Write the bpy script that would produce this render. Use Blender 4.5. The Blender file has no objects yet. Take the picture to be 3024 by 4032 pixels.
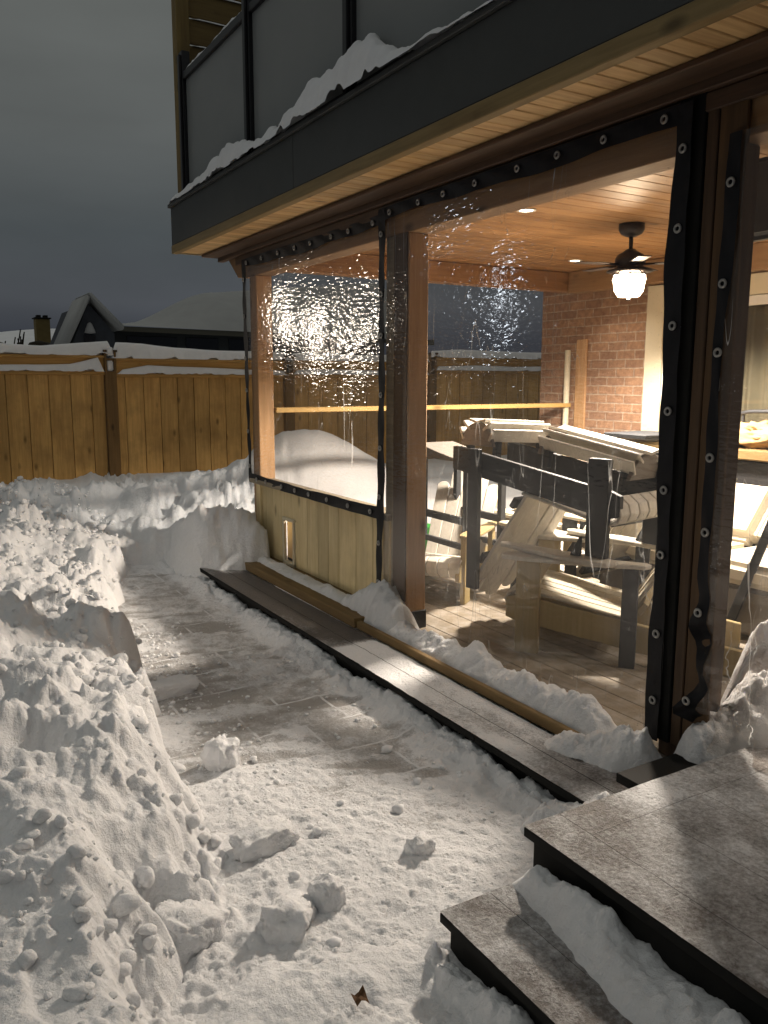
import bpy, bmesh, math, random
import numpy as np
from mathutils import Vector, Matrix
random.seed(7)
R = math.radians
SC = bpy.context.scene
COL = SC.collection

# ------------------------------------------------------------------ node helpers
class NT:
    def __init__(s, name):
        s.m = bpy.data.materials.new(name); s.m.use_nodes = True
        s.t = s.m.node_tree; s.t.nodes.clear()
        s.out = s.n('ShaderNodeOutputMaterial')
    def n(s, typ, **kw):
        nd = s.t.nodes.new(typ)
        for k, v in kw.items():
            if k.startswith('_'):
                nd.inputs[k[1:].replace('_', ' ')].default_value = v
            else: setattr(nd, k, v)
        return nd
    def l(s, a, b): s.t.links.new(a, b)
    def setin(s, nd, key, v):
        if v is None: return
        if isinstance(v, bpy.types.NodeSocket): s.l(v, nd.inputs[key])
        else:
            if isinstance(v, tuple) and len(v) == 3 and nd.inputs[key].type == 'RGBA': v = v + (1,)
            nd.inputs[key].default_value = v
    def pos(s): return s.n('ShaderNodeNewGeometry').outputs['Position']
    def island(s): return s.n('ShaderNodeNewGeometry').outputs['Random Per Island']
    def objco(s): return s.n('ShaderNodeTexCoord').outputs['Object']
    def scale(s, v, sc):
        nd = s.n('ShaderNodeVectorMath', operation='MULTIPLY'); s.l(v, nd.inputs[0]); nd.inputs[1].default_value = sc
        return nd.outputs[0]
    def vadd(s, a, b):
        nd = s.n('ShaderNodeVectorMath', operation='ADD'); s.setin(nd, 0, a); s.setin(nd, 1, b); return nd.outputs[0]
    def noise(s, v, scale=5, detail=4, rough=.55, dist=0):
        nd = s.n('ShaderNodeTexNoise'); s.setin(nd, 'Vector', v)
        nd.inputs['Scale'].default_value = scale; nd.inputs['Detail'].default_value = detail
        nd.inputs['Roughness'].default_value = rough; nd.inputs['Distortion'].default_value = dist
        return nd.outputs['Fac']
    def vor(s, v, scale=5, feature='F1', rnd=1):
        nd = s.n('ShaderNodeTexVoronoi', feature=feature); s.setin(nd, 'Vector', v); nd.inputs['Scale'].default_value = scale
        nd.inputs['Randomness'].default_value = rnd
        return nd.outputs['Distance']
    def ramp(s, f, stops, interp='LINEAR'):
        nd = s.n('ShaderNodeValToRGB'); s.setin(nd, 0, f); cr = nd.color_ramp; cr.interpolation = interp
        while len(cr.elements) < len(stops): cr.elements.new(.5)
        for e, (p, c) in zip(cr.elements, stops):
            e.position = p
            e.color = (c, c, c, 1) if isinstance(c, (int, float)) else (tuple(c) + (1,))[:4]
        return nd.outputs[0]
    def mix(s, f, a, b, blend='MIX'):
        nd = s.n('ShaderNodeMix', data_type='RGBA', blend_type=blend)
        s.setin(nd, 0, f)
        for i, v in ((6, a), (7, b)):
            if isinstance(v, bpy.types.NodeSocket): s.l(v, nd.inputs[i])
            else: nd.inputs[i].default_value = (v + (1,)) if len(v) == 3 else v
        return nd.outputs[2]
    def math(s, op, a, b=None, clamp=False):
        nd = s.n('ShaderNodeMath', operation=op); nd.use_clamp = clamp
        s.setin(nd, 0, a); s.setin(nd, 1, b); return nd.outputs[0]
    def bump(s, h, strength=.3, dist=.01, normal=None):
        nd = s.n('ShaderNodeBump'); s.l(h, nd.inputs['Height']); nd.inputs['Strength'].default_value = strength
        nd.inputs['Distance'].default_value = dist
        if normal: s.l(normal, nd.inputs['Normal'])
        return nd.outputs[0]
    def bsdf(s, color=None, rough=.6, normal=None, spec=.3, metal=0, **kw):
        nd = s.n('ShaderNodeBsdfPrincipled')
        s.setin(nd, 'Base Color', color); s.setin(nd, 'Roughness', rough); s.setin(nd, 'Normal', normal)
        s.setin(nd, 'Specular IOR Level', spec); s.setin(nd, 'Metallic', metal)
        for k, v in kw.items(): s.setin(nd, k, v)
        return nd.outputs[0]
    def done(s, sh): s.l(sh, s.out.inputs['Surface']); return s.m

def wood(name, light, dark, axis='z', rough=.6, grain=1.0, knots=True, var=.25, frost=0.0, stain=0.0):
    m = NT(name)
    p = m.pos(); isl = m.island()
    off = m.n('ShaderNodeCombineXYZ'); k = m.math('MULTIPLY', isl, 37.0)
    for i in range(3): m.l(k, off.inputs[i])
    p = m.vadd(p, off.outputs[0])
    st = {'x': (1, 18, 18), 'y': (18, 1, 18), 'z': (18, 18, 1)}[axis]
    st2 = {'x': (1, 7, 7), 'y': (7, 1, 7), 'z': (7, 7, 1)}[axis]
    g = m.noise(m.scale(p, tuple(a*grain for a in st)), 2.2, 6, .65, .4)
    g2 = m.noise(m.scale(p, st2), 1.1, 3, .5, .8)
    f = m.math('ADD', m.math('MULTIPLY', g, .6), m.math('MULTIPLY', g2, .4))
    c = m.ramp(f, [(.34, dark), (.62, light)])
    if knots:
        kst = {'x': (.45, 1, 1), 'y': (1, .45, 1), 'z': (1, 1, .45)}[axis]
        d = m.vor(m.scale(p, kst), 5.5)
        kf = m.ramp(d, [(.05, 1.0), (.16, 0.0)])
        c = m.mix(m.math('MULTIPLY', kf, .75), c, tuple(x*.3 for x in dark))
    v = m.math('ADD', m.math('MULTIPLY', isl, var), 1-var*.5)
    vv = m.n('ShaderNodeCombineXYZ')
    for i in range(3): m.l(v, vv.inputs[i])
    c = m.mix(1.0, c, vv.outputs[0], 'MULTIPLY')
    if stain:
        sn = m.noise(p, 2.5, 4, .6)
        c = m.mix(m.math('MULTIPLY', m.ramp(sn, [(.45, 0.), (.7, 1.)]), stain), c, tuple(x*.4 for x in dark))
    if frost:
        fz = m.noise(m.pos(), 9, 8, .7)
        c = m.mix(m.math('MULTIPLY', m.ramp(fz, [(.42, 0.), (.62, 1.)]), frost), c, (.75, .75, .76))
    return m.done(m.bsdf(c, rough, m.bump(f, .25, .004)))

def plain(name, color, rough=.5, spec=.3, metal=0, noise=.15, nscale=30, bump=.1):
    m = NT(name); p = m.objco()
    n = m.noise(p, nscale, 5, .6)
    c = m.mix(n, tuple(x*(1-noise) for x in color), tuple(min(1, x*(1+noise)) for x in color))
    return m.done(m.bsdf(c, rough, m.bump(n, bump, .004), spec, metal))

def snowmat(name, tint=(.84, .845, .86), fine=60, strength=.5, dirt=.0):
    m = NT(name); p = m.pos()
    n1 = m.noise(p, fine, 6, .7); n2 = m.noise(p, fine*.28, 5, .6); n3 = m.noise(p, 2.2, 4, .6)
    h = m.math('ADD', m.math('MULTIPLY', n1, .45), n2)
    c = m.mix(m.ramp(n3, [(.3, 0.), (.7, 1.)]), tuple(x*.9 for x in tint), tint)
    c = m.mix(m.ramp(n2, [(.3, .25), (.6, 0.)]), c, tuple(x*.78 for x in tint))
    if dirt:
        c = m.mix(m.math('MULTIPLY', m.ramp(n1, [(.62, 0.), (.75, 1.)]), dirt), c, (.25, .2, .15))
    nd = m.n('ShaderNodeBsdfPrincipled')
    m.l(c, nd.inputs['Base Color']); nd.inputs['Roughness'].default_value = .7
    nd.inputs['Specular IOR Level'].default_value = .25
    nd.inputs['Subsurface Weight'].default_value = .15
    nd.inputs['Subsurface Radius'].default_value = (.02, .02, .024)
    nd.inputs['Subsurface Scale'].default_value = 1.0
    m.l(m.bump(h, strength, .012), nd.inputs['Normal'])
    return m.done(nd.outputs[0])

# ------------------------------------------------------------------ mesh builder
def tag(o, label=None, cat=None, group=None, kind=None):
    if label: o['label'] = label
    if cat: o['category'] = cat
    if group: o['group'] = group
    if kind: o['kind'] = kind
    return o

def empty(name, loc, label=None, cat=None, group=None, rz=0):
    o = bpy.data.objects.new(name, None); o.location = loc; o.rotation_euler = (0, 0, rz)
    o.empty_display_size = .05
    COL.objects.link(o); tag(o, label, cat, group); return o

def wloc(o):
    v = Vector((0, 0, 0))
    while o: v += o.location; o = o.parent
    return v

class MB:
    def __init__(s): s.v = []; s.f = []
    def add(s, vs, fs):
        b = len(s.v); s.v += [tuple(v) for v in vs]; s.f += [tuple(i+b for i in f) for f in fs]; return s
    def box(s, x0, x1, y0, y1, z0, z1, M=None):
        vs = [Vector(p) for p in ((x0,y0,z0),(x1,y0,z0),(x1,y1,z0),(x0,y1,z0),(x0,y0,z1),(x1,y0,z1),(x1,y1,z1),(x0,y1,z1))]
        if M: vs = [M @ v for v in vs]
        return s.add(vs, [(0,3,2,1),(4,5,6,7),(0,1,5,4),(1,2,6,5),(2,3,7,6),(3,0,4,7)])
    def bar(s, a, b, w, h, up=(0,0,1)):
        a = Vector(a); b = Vector(b); d = (b-a); L = d.length; d.normalize()
        up = Vector(up)
        if abs(d.dot(up)) > .98: up = Vector((0,1,0))
        sx = d.cross(up).normalized(); u = sx.cross(d)
        M = Matrix((sx, d, u)).transposed().to_4x4(); M.translation = a
        return s.box(-w/2, w/2, 0, L, -h/2, h/2, M)
    def tube(s, pts, r, n=10, caps=True):
        pts = [Vector(p) for p in pts]; rings = []
        rr = r if isinstance(r, (list, tuple)) else [r]*len(pts)
        for i, p in enumerate(pts):
            d = (pts[min(i+1, len(pts)-1)] - pts[max(i-1, 0)]).normalized()
            up = Vector((0,0,1)) if abs(d.z) < .95 else Vector((1,0,0))
            a = d.cross(up).normalized(); b = a.cross(d)
            rings.append([p + a*math.cos(2*math.pi*k/n)*rr[i] + b*math.sin(2*math.pi*k/n)*rr[i] for k in range(n)])
        vs = [v for rg in rings for v in rg]; fs = []
        for i in range(len(pts)-1):
            for k in range(n):
                fs.append((i*n+k, i*n+(k+1) % n, (i+1)*n+(k+1) % n, (i+1)*n+k))
        if caps: fs.append(tuple(range(n))[::-1]); fs.append(tuple((len(pts)-1)*n+k for k in range(n)))
        return s.add(vs, fs)
    def lathe(s, prof, c, n=24):
        vs = []; fs = []; c = Vector(c)
        for r, z in prof:
            for k in range(n):
                a = 2*math.pi*k/n; vs.append(c + Vector((r*math.cos(a), r*math.sin(a), z)))
        for i in range(len(prof)-1):
            for k in range(n): fs.append((i*n+k, i*n+(k+1) % n, (i+1)*n+(k+1) % n, (i+1)*n+k))
        return s.add(vs, fs)
    def prism(s, poly, axis, a, b):
        # poly: 2D list; axis: extrusion axis
        def mk(p, t): return {'x': (t, p[0], p[1]), 'y': (p[0], t, p[1]), 'z': (p[0], p[1], t)}[axis]
        n = len(poly); vs = [mk(p, a) for p in poly] + [mk(p, b) for p in poly]
        fs = [tuple(range(n))[::-1], tuple(range(n, 2*n))] + [(i, (i+1) % n, n+(i+1) % n, n+i) for i in range(n)]
        return s.add(vs, fs)
    def torus(s, c, ax, Rr, r, n=16, m=6):
        c = Vector(c); ax = Vector(ax).normalized(); up = Vector((0,0,1)) if abs(ax.z) < .9 else Vector((1,0,0))
        a = ax.cross(up).normalized(); b = ax.cross(a); vs = []; fs = []
        for i in range(n):
            t = 2*math.pi*i/n; e = a*math.cos(t)+b*math.sin(t)
            for j in range(m):
                q = 2*math.pi*j/m; vs.append(c + e*(Rr+r*math.cos(q)) + ax*(r*math.sin(q)))
        for i in range(n):
            for j in range(m):
                fs.append((i*m+j, i*m+(j+1) % m, ((i+1) % n)*m+(j+1) % m, ((i+1) % n)*m+j))
        return s.add(vs, fs)
    def grid(s, P):
        n = len(P); m = len(P[0]); vs = [p for row in P for p in row]
        return s.add(vs, [(i*m+j, i*m+j+1, (i+1)*m+j+1, (i+1)*m+j) for i in range(n-1) for j in range(m-1)])
    def xf(s, M): s.v = [tuple(M @ Vector(v)) for v in s.v]; return s
    def build(s, name, mat, parent=None, bevel=0, smooth=False, local=False, seg=1):
        me = bpy.data.meshes.new(name)
        off = Vector((0,0,0)) if (local or not parent) else wloc(parent)
        me.from_pydata([tuple(Vector(v)-off) for v in s.v], [], s.f); me.update()
        bm = bmesh.new(); bm.from_mesh(me); bmesh.ops.recalc_face_normals(bm, faces=bm.faces)
        if bevel:
            bmesh.ops.bevel(bm, geom=[e for e in bm.edges if len(e.link_faces) == 2 and e.calc_face_angle(0) > .5],
                            offset=bevel, segments=seg, affect='EDGES', clamp_overlap=True)
        bm.to_mesh(me); bm.free()
        me.materials.append(mat)
        if smooth: me.polygons.foreach_set('use_smooth', [True]*len(me.polygons))
        o = bpy.data.objects.new(name, me); COL.objects.link(o)
        if parent: o.parent = parent
        return o

def copy_tree(o, parent=None):
    c = o.copy(); COL.objects.link(c)
    if parent: c.parent = parent
    for ch in list(o.children): copy_tree(ch, c)
    return c

# ------------------------------------------------------------------ numpy noise
RNG = np.random.RandomState(11)
TAB = RNG.rand(8, 256, 256)
def sm(a, b, x):
    t = np.clip((x-a)/(b-a), 0, 1); return t*t*(3-2*t)
def vn(x, y, s=0):
    xi = np.floor(x).astype(int); yi = np.floor(y).astype(int); fx = x-xi; fy = y-yi
    fx = fx*fx*fx*(fx*(fx*6-15)+10); fy = fy*fy*fy*(fy*(fy*6-15)+10)
    T = TAB[s % 8]
    a = T[xi & 255, yi & 255]; b = T[(xi+1) & 255, yi & 255]; c = T[xi & 255, (yi+1) & 255]; d = T[(xi+1) & 255, (yi+1) & 255]
    return (a*(1-fx)+b*fx)*(1-fy)+(c*(1-fx)+d*fx)*fy
def fbm(x, y, o=4, s=0, g=.5):
    t = 0; a = 1; n = 0
    for k in range(o):
        t = t + a*vn(x*2**k+k*17.3, y*2**k+k*9.1, s+k); n += a; a *= g
    return t/n
def lumps(x, y, cell, s=0, dens=.8, soft=False):
    """clods: tilted flat-topped cones on a jittered grid"""
    X = x/cell; Y = y/cell; xi = np.floor(X).astype(int); yi = np.floor(Y).astype(int)
    best = np.zeros_like(x)
    A, B, Cc, D = TAB[s % 8], TAB[(s+1) % 8], TAB[(s+2) % 8], TAB[(s+3) % 8]
    for dx in (-1, 0, 1):
        for dy in (-1, 0, 1):
            gx = xi+dx; gy = yi+dy
            i = (gx & 255, gy & 255)
            px = gx+.15+.7*A[i]; py = gy+.15+.7*B[i]
            r = .3+.55*Cc[i]; on = (D[i] < dens)
            ang = A[i]*31.0; ca = np.cos(ang); sa = np.sin(ang)
            ux = (X-px); uy = (Y-py)
            vx = (ux*ca+uy*sa)/(.75+.5*B[i]); vy = (-ux*sa+uy*ca)
            d = np.maximum(np.abs(vx), np.abs(vy))*.55+np.sqrt(vx*vx+vy*vy)*.55
            q = np.clip(d/r, 0, 1)
            prof = (1-q*q)**1.5*.55 if soft else np.clip(np.sqrt(np.clip(1-q*q, 0, 1))-.3, 0, 1)*.75
            if not soft:
                prof = np.clip((1-q)*2.6, 0, 1)*np.clip(.24+.22*Cc[i]+(.9*vx*(B[i]-.5)+.8*vy*(A[i]-.5)), .05, .7)
            best = np.maximum(best, np.clip(prof, 0, 2)*r*on)
    return best

def np_mesh(name, V, F, mat, kind=None, smooth=True, attr=None):
    me = bpy.data.meshes.new(name)
    me.vertices.add(len(V)); me.vertices.foreach_set('co', np.ascontiguousarray(V, dtype=np.float32).ravel())
    me.loops.add(F.size); me.loops.foreach_set('vertex_index', F.ravel().astype(np.int32))
    me.polygons.add(len(F)); me.polygons.foreach_set('loop_start', np.arange(0, F.size, 4, dtype=np.int32))
    me.polygons.foreach_set('loop_total', np.full(len(F), 4, dtype=np.int32))
    me.polygons.foreach_set('use_smooth', np.ones(len(F), dtype=bool) if smooth else np.zeros(len(F), dtype=bool))
    me.update(calc_edges=True)
    if attr is not None:
        a = me.attributes.new('cover', 'FLOAT', 'POINT'); a.data.foreach_set('value', attr.astype(np.float32).ravel())
    me.materials.append(mat)
    o = bpy.data.objects.new(name, me); COL.objects.link(o)
    if kind: o['kind'] = kind
    return o
def gridF(n, m):
    i = np.arange(n-1)[:, None]; j = np.arange(m-1)[None, :]
    a = i*m+j
    return np.stack([a, a+m, a+m+1, a+1], -1).reshape(-1, 4)

# ------------------------------------------------------------------ materials
M = {}
M['snow'] = snowmat('snow_rough', fine=95, strength=1.0)
M['snow_soft'] = snowmat('snow_soft', fine=35, strength=.25)
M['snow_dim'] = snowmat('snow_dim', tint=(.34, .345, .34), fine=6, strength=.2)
M['fence'] = wood('fence_cedar', (.66, .4, .14), (.44, .25, .08), 'z', .75, var=.35, stain=.45)
M['fence_x'] = wood('fence_cedar_rail', (.58, .35, .12), (.4, .225, .07), 'x', .75, var=.15)
M['fence_post'] = wood('fence_post_wood', (.21, .12, .045), (.12, .07, .026), 'z', .75)
M['pine'] = wood('knee_wall_pine', (.74, .61, .36), (.58, .45, .23), 'z', .65, var=.4, stain=.3)
M['pine_y'] = wood('pine_ledge', (.22, .145, .06), (.145, .09, .035), 'y', .65, var=.1)
M['sill'] = wood('grey_sill_wood', (.3, .26, .19), (.17, .14, .1), 'y', .7)
M['post'] = wood('post_fir', (.46, .285, .15), (.3, .175, .085), 'z', .65, var=.2)
M['postdark'] = wood('post_stained', (.085, .05, .026), (.04, .023, .013), 'z', .6, knots=False)
M['postmid'] = wood('post_stained_mid', (.1, .056, .024), (.055, .03, .013), 'z', .6, knots=False)
M['beam'] = wood('beam_fir', (.27, .165, .08), (.2, .11, .05), 'y', .6, var=.2)
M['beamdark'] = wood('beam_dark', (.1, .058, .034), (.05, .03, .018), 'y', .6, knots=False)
M['beam_x'] = wood('beam_fir_cross', (.27, .14, .06), (.17, .085, .033), 'x', .6)
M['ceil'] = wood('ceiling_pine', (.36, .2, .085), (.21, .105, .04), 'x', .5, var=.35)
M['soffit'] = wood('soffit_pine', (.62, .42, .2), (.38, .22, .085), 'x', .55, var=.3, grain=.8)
M['trim_y'] = wood('fascia_trim_wood', (.23, .165, .07), (.15, .1, .04), 'y', .6)
M['fascia'] = plain('fascia_charcoal', (.05, .053, .052), .55, .3, noise=.15, nscale=8, bump=.03)
M['metal'] = plain('railing_metal', (.012, .012, .014), .4, .4, noise=.2)
M['privacy'] = wood('privacy_wood', (.2, .135, .045), (.12, .075, .025), 'x', .7)
M['stairdark'] = plain('stair_side_charcoal', (.013, .013, .012), .8, .15, noise=.3, nscale=14)
M['hem'] = plain('black_vinyl_hem', (.011, .011, .013), .55, .2, noise=.3, nscale=25, bump=.5)
M['ring'] = plain('grommet_ring', (.34, .33, .31), .35, .5, metal=.3, noise=.1)
M['bronze'] = plain('dark_bronze', (.03, .022, .02), .4, .5, metal=.4)
M['chair_white'] = wood('chair_white_slats', (.62, .585, .52), (.46, .43, .37), 'z', .55, knots=False, var=.14)
M['chair_beige'] = wood('chair_weathered_slats', (.5, .45, .355), (.36, .32, .24), 'z', .6, knots=False, var=.2)
M['chair_tan'] = wood('chair_tan_frame', (.36, .28, .14), (.26, .2, .09), 'z', .6, knots=False)
M['chair_dark'] = plain('chair_charcoal', (.03, .032, .036), .6, .3, noise=.25, nscale=12, bump=.15)
M['cloth'] = plain('tan_canvas', (.5, .34, .17), .85, .1, noise=.2, nscale=9, bump=.4)
M['cushion'] = plain('cream_cushion', (.74, .68, .56), .9, .1, noise=.06, nscale=25)
M['greyfab'] = plain('grey_upholstery', (.2, .18, .16), .8, .15, noise=.15)
M['green'] = plain('green_plastic', (.03, .3, .04), .4, .4, noise=.1)
M['cream'] = plain('cream_trim_paint', (.6, .54, .4), .55, .3, noise=.06)
M['white'] = plain('white_paint', (.7, .69, .65), .5, .3, noise=.05)
M['curtain'] = plain('pale_green_curtain', (.19, .17, .125), .85, .1, noise=.2)
M['blackbox'] = plain('black_enamel', (.02, .02, .022), .45, .4, noise=.2)
M['leaf'] = plain('dead_leaf', (.09, .05, .025), .8, .1)

def m_glassfrost():
    m = NT('frosted_glass'); p = m.pos()
    n = m.noise(p, 3, 3, .5)
    c = m.mix(n, (.18, .192, .19), (.225, .235, .232))
    return m.done(m.bsdf(c, .35, None, .45))
M['frost'] = m_glassfrost()

def m_window():
    m = NT('door_glass')
    lw = m.n('ShaderNodeLayerWeight'); lw.inputs['Blend'].default_value = .5
    f = m.math('ADD', .05, m.math('MULTIPLY', .9, m.math('POWER', lw.outputs['Facing'], 5.0)))
    t = m.n('ShaderNodeBsdfTransparent'); t.inputs[0].default_value = (.88, .88, .86, 1)
    g = m.n('ShaderNodeBsdfGlossy'); g.inputs['Roughness'].default_value = .03
    x = m.n('ShaderNodeMixShader'); m.l(f, x.inputs[0]); m.l(t.outputs[0], x.inputs[1]); m.l(g.outputs[0], x.inputs[2])
    return m.done(x.outputs[0])
M['glass'] = m_window()

def m_emit(name, col, s, transp=0.0):
    m = NT(name); e = m.n('ShaderNodeEmission'); e.inputs[0].default_value = col+(1,); e.inputs[1].default_value = s
    if not transp: return m.done(e.outputs[0])
    t = m.n('ShaderNodeBsdfTransparent'); x = m.n('ShaderNodeMixShader'); x.inputs[0].default_value = transp
    m.l(e.outputs[0], x.inputs[1]); m.l(t.outputs[0], x.inputs[2]); return m.done(x.outputs[0])
M['shade'] = m_emit('glowing_glass_shade', (1, .8, .55), 30.0, .5)
M['led'] = m_emit('led_lens', (1, .9, .72), 40.0)
M['red'] = m_emit('red_reflection', (1, .03, .02), 2.0)  # glow standing in for a red light reflection at the door

def m_vinyl(name='clear_vinyl', haze=.006, kc=1.0):
    """clear crinkled vinyl: mostly transparent, bumpy gloss, whitish creases"""
    m = NT(name); p = m.pos()
    big = m.noise(m.scale(p, (1, 1, .35)), 2.3, 3, .5, .4)
    med = m.noise(m.scale(p, (1, .7, 2.2)), 25, 1, .5, .25)
    fin = m.noise(m.scale(p, (1, 1, 1.8)), 42, 1, .5, .6)
    h = m.math('ADD', m.math('ADD', m.math('MULTIPLY', big, .35), m.math('MULTIPLY', med, .6)), m.math('MULTIPLY', fin, .06))
    crk = m.ramp(m.noise(p, 2.6, 3, .6), [(.35, .5), (.65, 1.)])
    nrm = m.bump(m.math('MULTIPLY', h, crk), .165, .03)
    lw = m.n('ShaderNodeLayerWeight'); lw.inputs['Blend'].default_value = .5
    fac = m.math('ADD', .05, m.math('MULTIPLY', .9, m.math('POWER', lw.outputs['Facing'], 5.0)))
    g = m.n('ShaderNodeBsdfGlossy'); g.inputs['Roughness'].default_value = .085; m.l(nrm, g.inputs['Normal'])
    t = m.n('ShaderNodeBsdfTransparent'); t.inputs[0].default_value = (.9, .855, .815, 1)
    x = m.n('ShaderNodeMixShader'); m.l(fac, x.inputs[0])
    m.l(t.outputs[0], x.inputs[1]); m.l(g.outputs[0], x.inputs[2])
    # creases and haze
    def crease(sc, rot, width, seed):
        mp = m.n('ShaderNodeMapping'); m.l(p, mp.inputs[0]); mp.inputs['Rotation'].default_value = rot
        mp.inputs['Scale'].default_value = sc; mp.inputs['Location'].default_value = (seed, seed*1.7, seed*.3)
        nz = m.noise(mp.outputs[0], 1.0, 3, .55, .6)
        d = m.math('ABSOLUTE', m.math('SUBTRACT', nz, .5))
        return m.ramp(d, [(0.0, 1.0), (width, 0.0)])
    c1 = crease((3, 4.2, .5), (0, 0, 0), .0035, 3.1)
    c2 = crease((3, 6, 1.2), (R(28), 0, 0), .005, 8.7)
    msk = m.ramp(m.noise(p, 1.6, 3, .5), [(.46, 0.), (.62, 1.)])
    msk2 = m.ramp(m.noise(m.vadd(p, (5, 2, 9)), 2.2, 3, .5), [(.48, 0.), (.62, 1.)])
    # more diagonal creases low down
    sep = m.n('ShaderNodeSeparateXYZ'); m.l(p, sep.inputs[0])
    low = m.ramp(m.math('MULTIPLY', sep.outputs[2], .5), [(.15, 1.), (.6, .12)])
    cc = m.math('ADD', m.math('MULTIPLY', m.math('MULTIPLY', c1, msk), .5), m.math('MULTIPLY', m.math('MULTIPLY', c2, msk2), m.math('MULTIPLY', low, .7)), True)
    dots = m.ramp(m.vor(p, 70), [(.10, 1.), (.17, 0.)])
    dots = m.math('MULTIPLY', dots, m.ramp(m.noise(p, 4, 4, .65), [(.54, 0.), (.66, .5)]))
    cc = m.math('ADD', m.math('MULTIPLY', cc, kc), dots, True)
    hz = m.math('ADD', cc, m.math('ADD', haze, m.math('MULTIPLY', low, .015)), True)
    df = m.n('ShaderNodeBsdfDiffuse'); df.inputs[0].default_value = (.8, .78, .75, 1)
    tl = m.n('ShaderNodeBsdfTranslucent'); tl.inputs[0].default_value = (.8, .78, .75, 1)
    dt = m.n('ShaderNodeMixShader'); dt.inputs[0].default_value = .5
    m.l(df.outputs[0], dt.inputs[1]); m.l(tl.outputs[0], dt.inputs[2])
    y = m.n('ShaderNodeMixShader'); m.l(hz, y.inputs[0]); m.l(x.outputs[0], y.inputs[1]); m.l(dt.outputs[0], y.inputs[2])
    return m.done(y.outputs[0])
M['vinyl'] = m_vinyl(); M['vinyl_crumpled'] = m_vinyl('crumpled_vinyl', .05, 2.2)

def m_brick():
    m = NT('red_brick'); p = m.pos()
    s = m.n('ShaderNodeSeparateXYZ'); m.l(p, s.inputs[0])
    wob = m.noise(p, 14, 3, .5)
    cy = m.math('ADD', m.math('ADD', s.outputs[0], s.outputs[1]), m.math('MULTIPLY', wob, .012))
    cz = m.math('ADD', s.outputs[2], m.math('MULTIPLY', wob, .014))
    c = m.n('ShaderNodeCombineXYZ'); m.l(cy, c.inputs[0]); m.l(cz, c.inputs[1])
    b = m.n('ShaderNodeTexBrick'); m.l(c.outputs[0], b.inputs['Vector'])
    b.inputs['Scale'].default_value = 1; b.inputs['Brick Width'].default_value = .22; b.inputs['Row Height'].default_value = .082
    b.inputs['Mortar Size'].default_value = .007; b.inputs['Mortar Smooth'].default_value = .3; b.inputs['Bias'].default_value = -.1
    b.inputs['Color1'].default_value = (.36, .215, .13, 1); b.inputs['Color2'].default_value = (.26, .155, .1, 1)
    b.inputs['Mortar'].default_value = (.42, .33, .25, 1)
    n = m.noise(p, 22, 5, .65)
    col = m.mix(m.ramp(n, [(.3, .55), (.65, 0.)]), b.outputs[0], (.1, .05, .035))
    h = m.math('SUBTRACT', m.math('MULTIPLY', n, .4), b.outputs['Fac'])
    return m.done(m.bsdf(col, .85, m.bump(h, .6, .012)))
M['brick'] = m_brick()

def m_path(name, joint='slab'):
    """paving or decking dusted with trodden snow; 'cover' attribute = how snowy, with painted shade on the boardwalk"""
    m = NT(name); p = m.pos()
    at = m.n('ShaderNodeAttribute'); at.attribute_name = 'cover'; cov = at.outputs['Fac']
    fine = m.noise(p, 75, 6, .72); mid = m.noise(p, 19, 5, .65); str_ = m.noise(m.scale(p, (1, .25, 1)), 26, 4, .65, .6)
    f = m.math('ADD', m.math('MULTIPLY', fine, .5), m.math('ADD', m.math('MULTIPLY', mid, .3), m.math('MULTIPLY', str_, .2)))
    # joints filled with snow
    if joint == 'slab':
        b = m.n('ShaderNodeTexBrick')
        mp = m.n('ShaderNodeMapping'); m.l(p, mp.inputs[0]); mp.inputs['Location'].default_value = (.07, .11, 0)
        wv = m.n('ShaderNodeVectorMath', operation='ADD'); m.l(mp.outputs[0], wv.inputs[0])
        nz = m.n('ShaderNodeTexNoise'); m.l(p, nz.inputs[0]); nz.inputs['Scale'].default_value = 6
        sv = m.scale(nz.outputs['Color'], (.012, .012, 0)); m.l(sv, wv.inputs[1])
        m.l(wv.outputs[0], b.inputs['Vector']); b.inputs['Scale'].default_value = 1
        b.inputs['Brick Width'].default_value = .46; b.inputs['Row Height'].default_value = .31
        b.inputs['Mortar Size'].default_value = .009; b.inputs['Mortar Smooth'].default_value = .4
        b.inputs['Color1'].default_value = (1, 1, 1, 1); b.inputs['Color2'].default_value = (.25, .25, .25, 1)
        jf = b.outputs['Fac']; tone = b.outputs['Color']
        base = m.mix(m.noise(p, 14, 6, .7), (.23, .21, .19), (.34, .32, .295))
        base = m.mix(m.math('MULTIPLY', tone, .25), base, (.27, .235, .2))
        thr = m.math('ADD', m.math('SUBTRACT', cov, .5), m.math('MULTIPLY', tone, .06))
    else:
        jf = None
        base = m.mix(m.noise(m.scale(p, (1, .12, 1)), 30, 6, .7), (.07, .058, .05), (.15, .125, .108))
        thr = m.math('SUBTRACT', cov, .5)
    s = m.math('ADD', f, thr)
    sf = m.ramp(s, [(.32, (.2 if joint == 'slab' else .08)), (.47, .5), (.6, 1.)])
    if jf is not None:
        jm = m.math('MULTIPLY', jf, m.ramp(m.noise(p, 5, 3, .5), [(.3, .3), (.5, 1.)]))
        sf = m.math('MAXIMUM', sf, jm)
    col = m.mix(sf, base, (.82, .825, .84))
    pit = m.ramp(m.vor(p, 38), [(.12, 0.), (.3, 1.)])
    h = m.math('ADD', m.math('MULTIPLY', sf, .8), m.math('ADD', m.math('ADD', fine, m.math('MULTIPLY', pit, .35)), m.math('MULTIPLY', mid, .8)))
    return m.done(m.bsdf(col, m.math('ADD', .45, m.math('MULTIPLY', sf, .3)), m.bump(h, .8, .012), .3))
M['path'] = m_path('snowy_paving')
M['deck'] = m_path('snowy_decking', 'deck')

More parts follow.
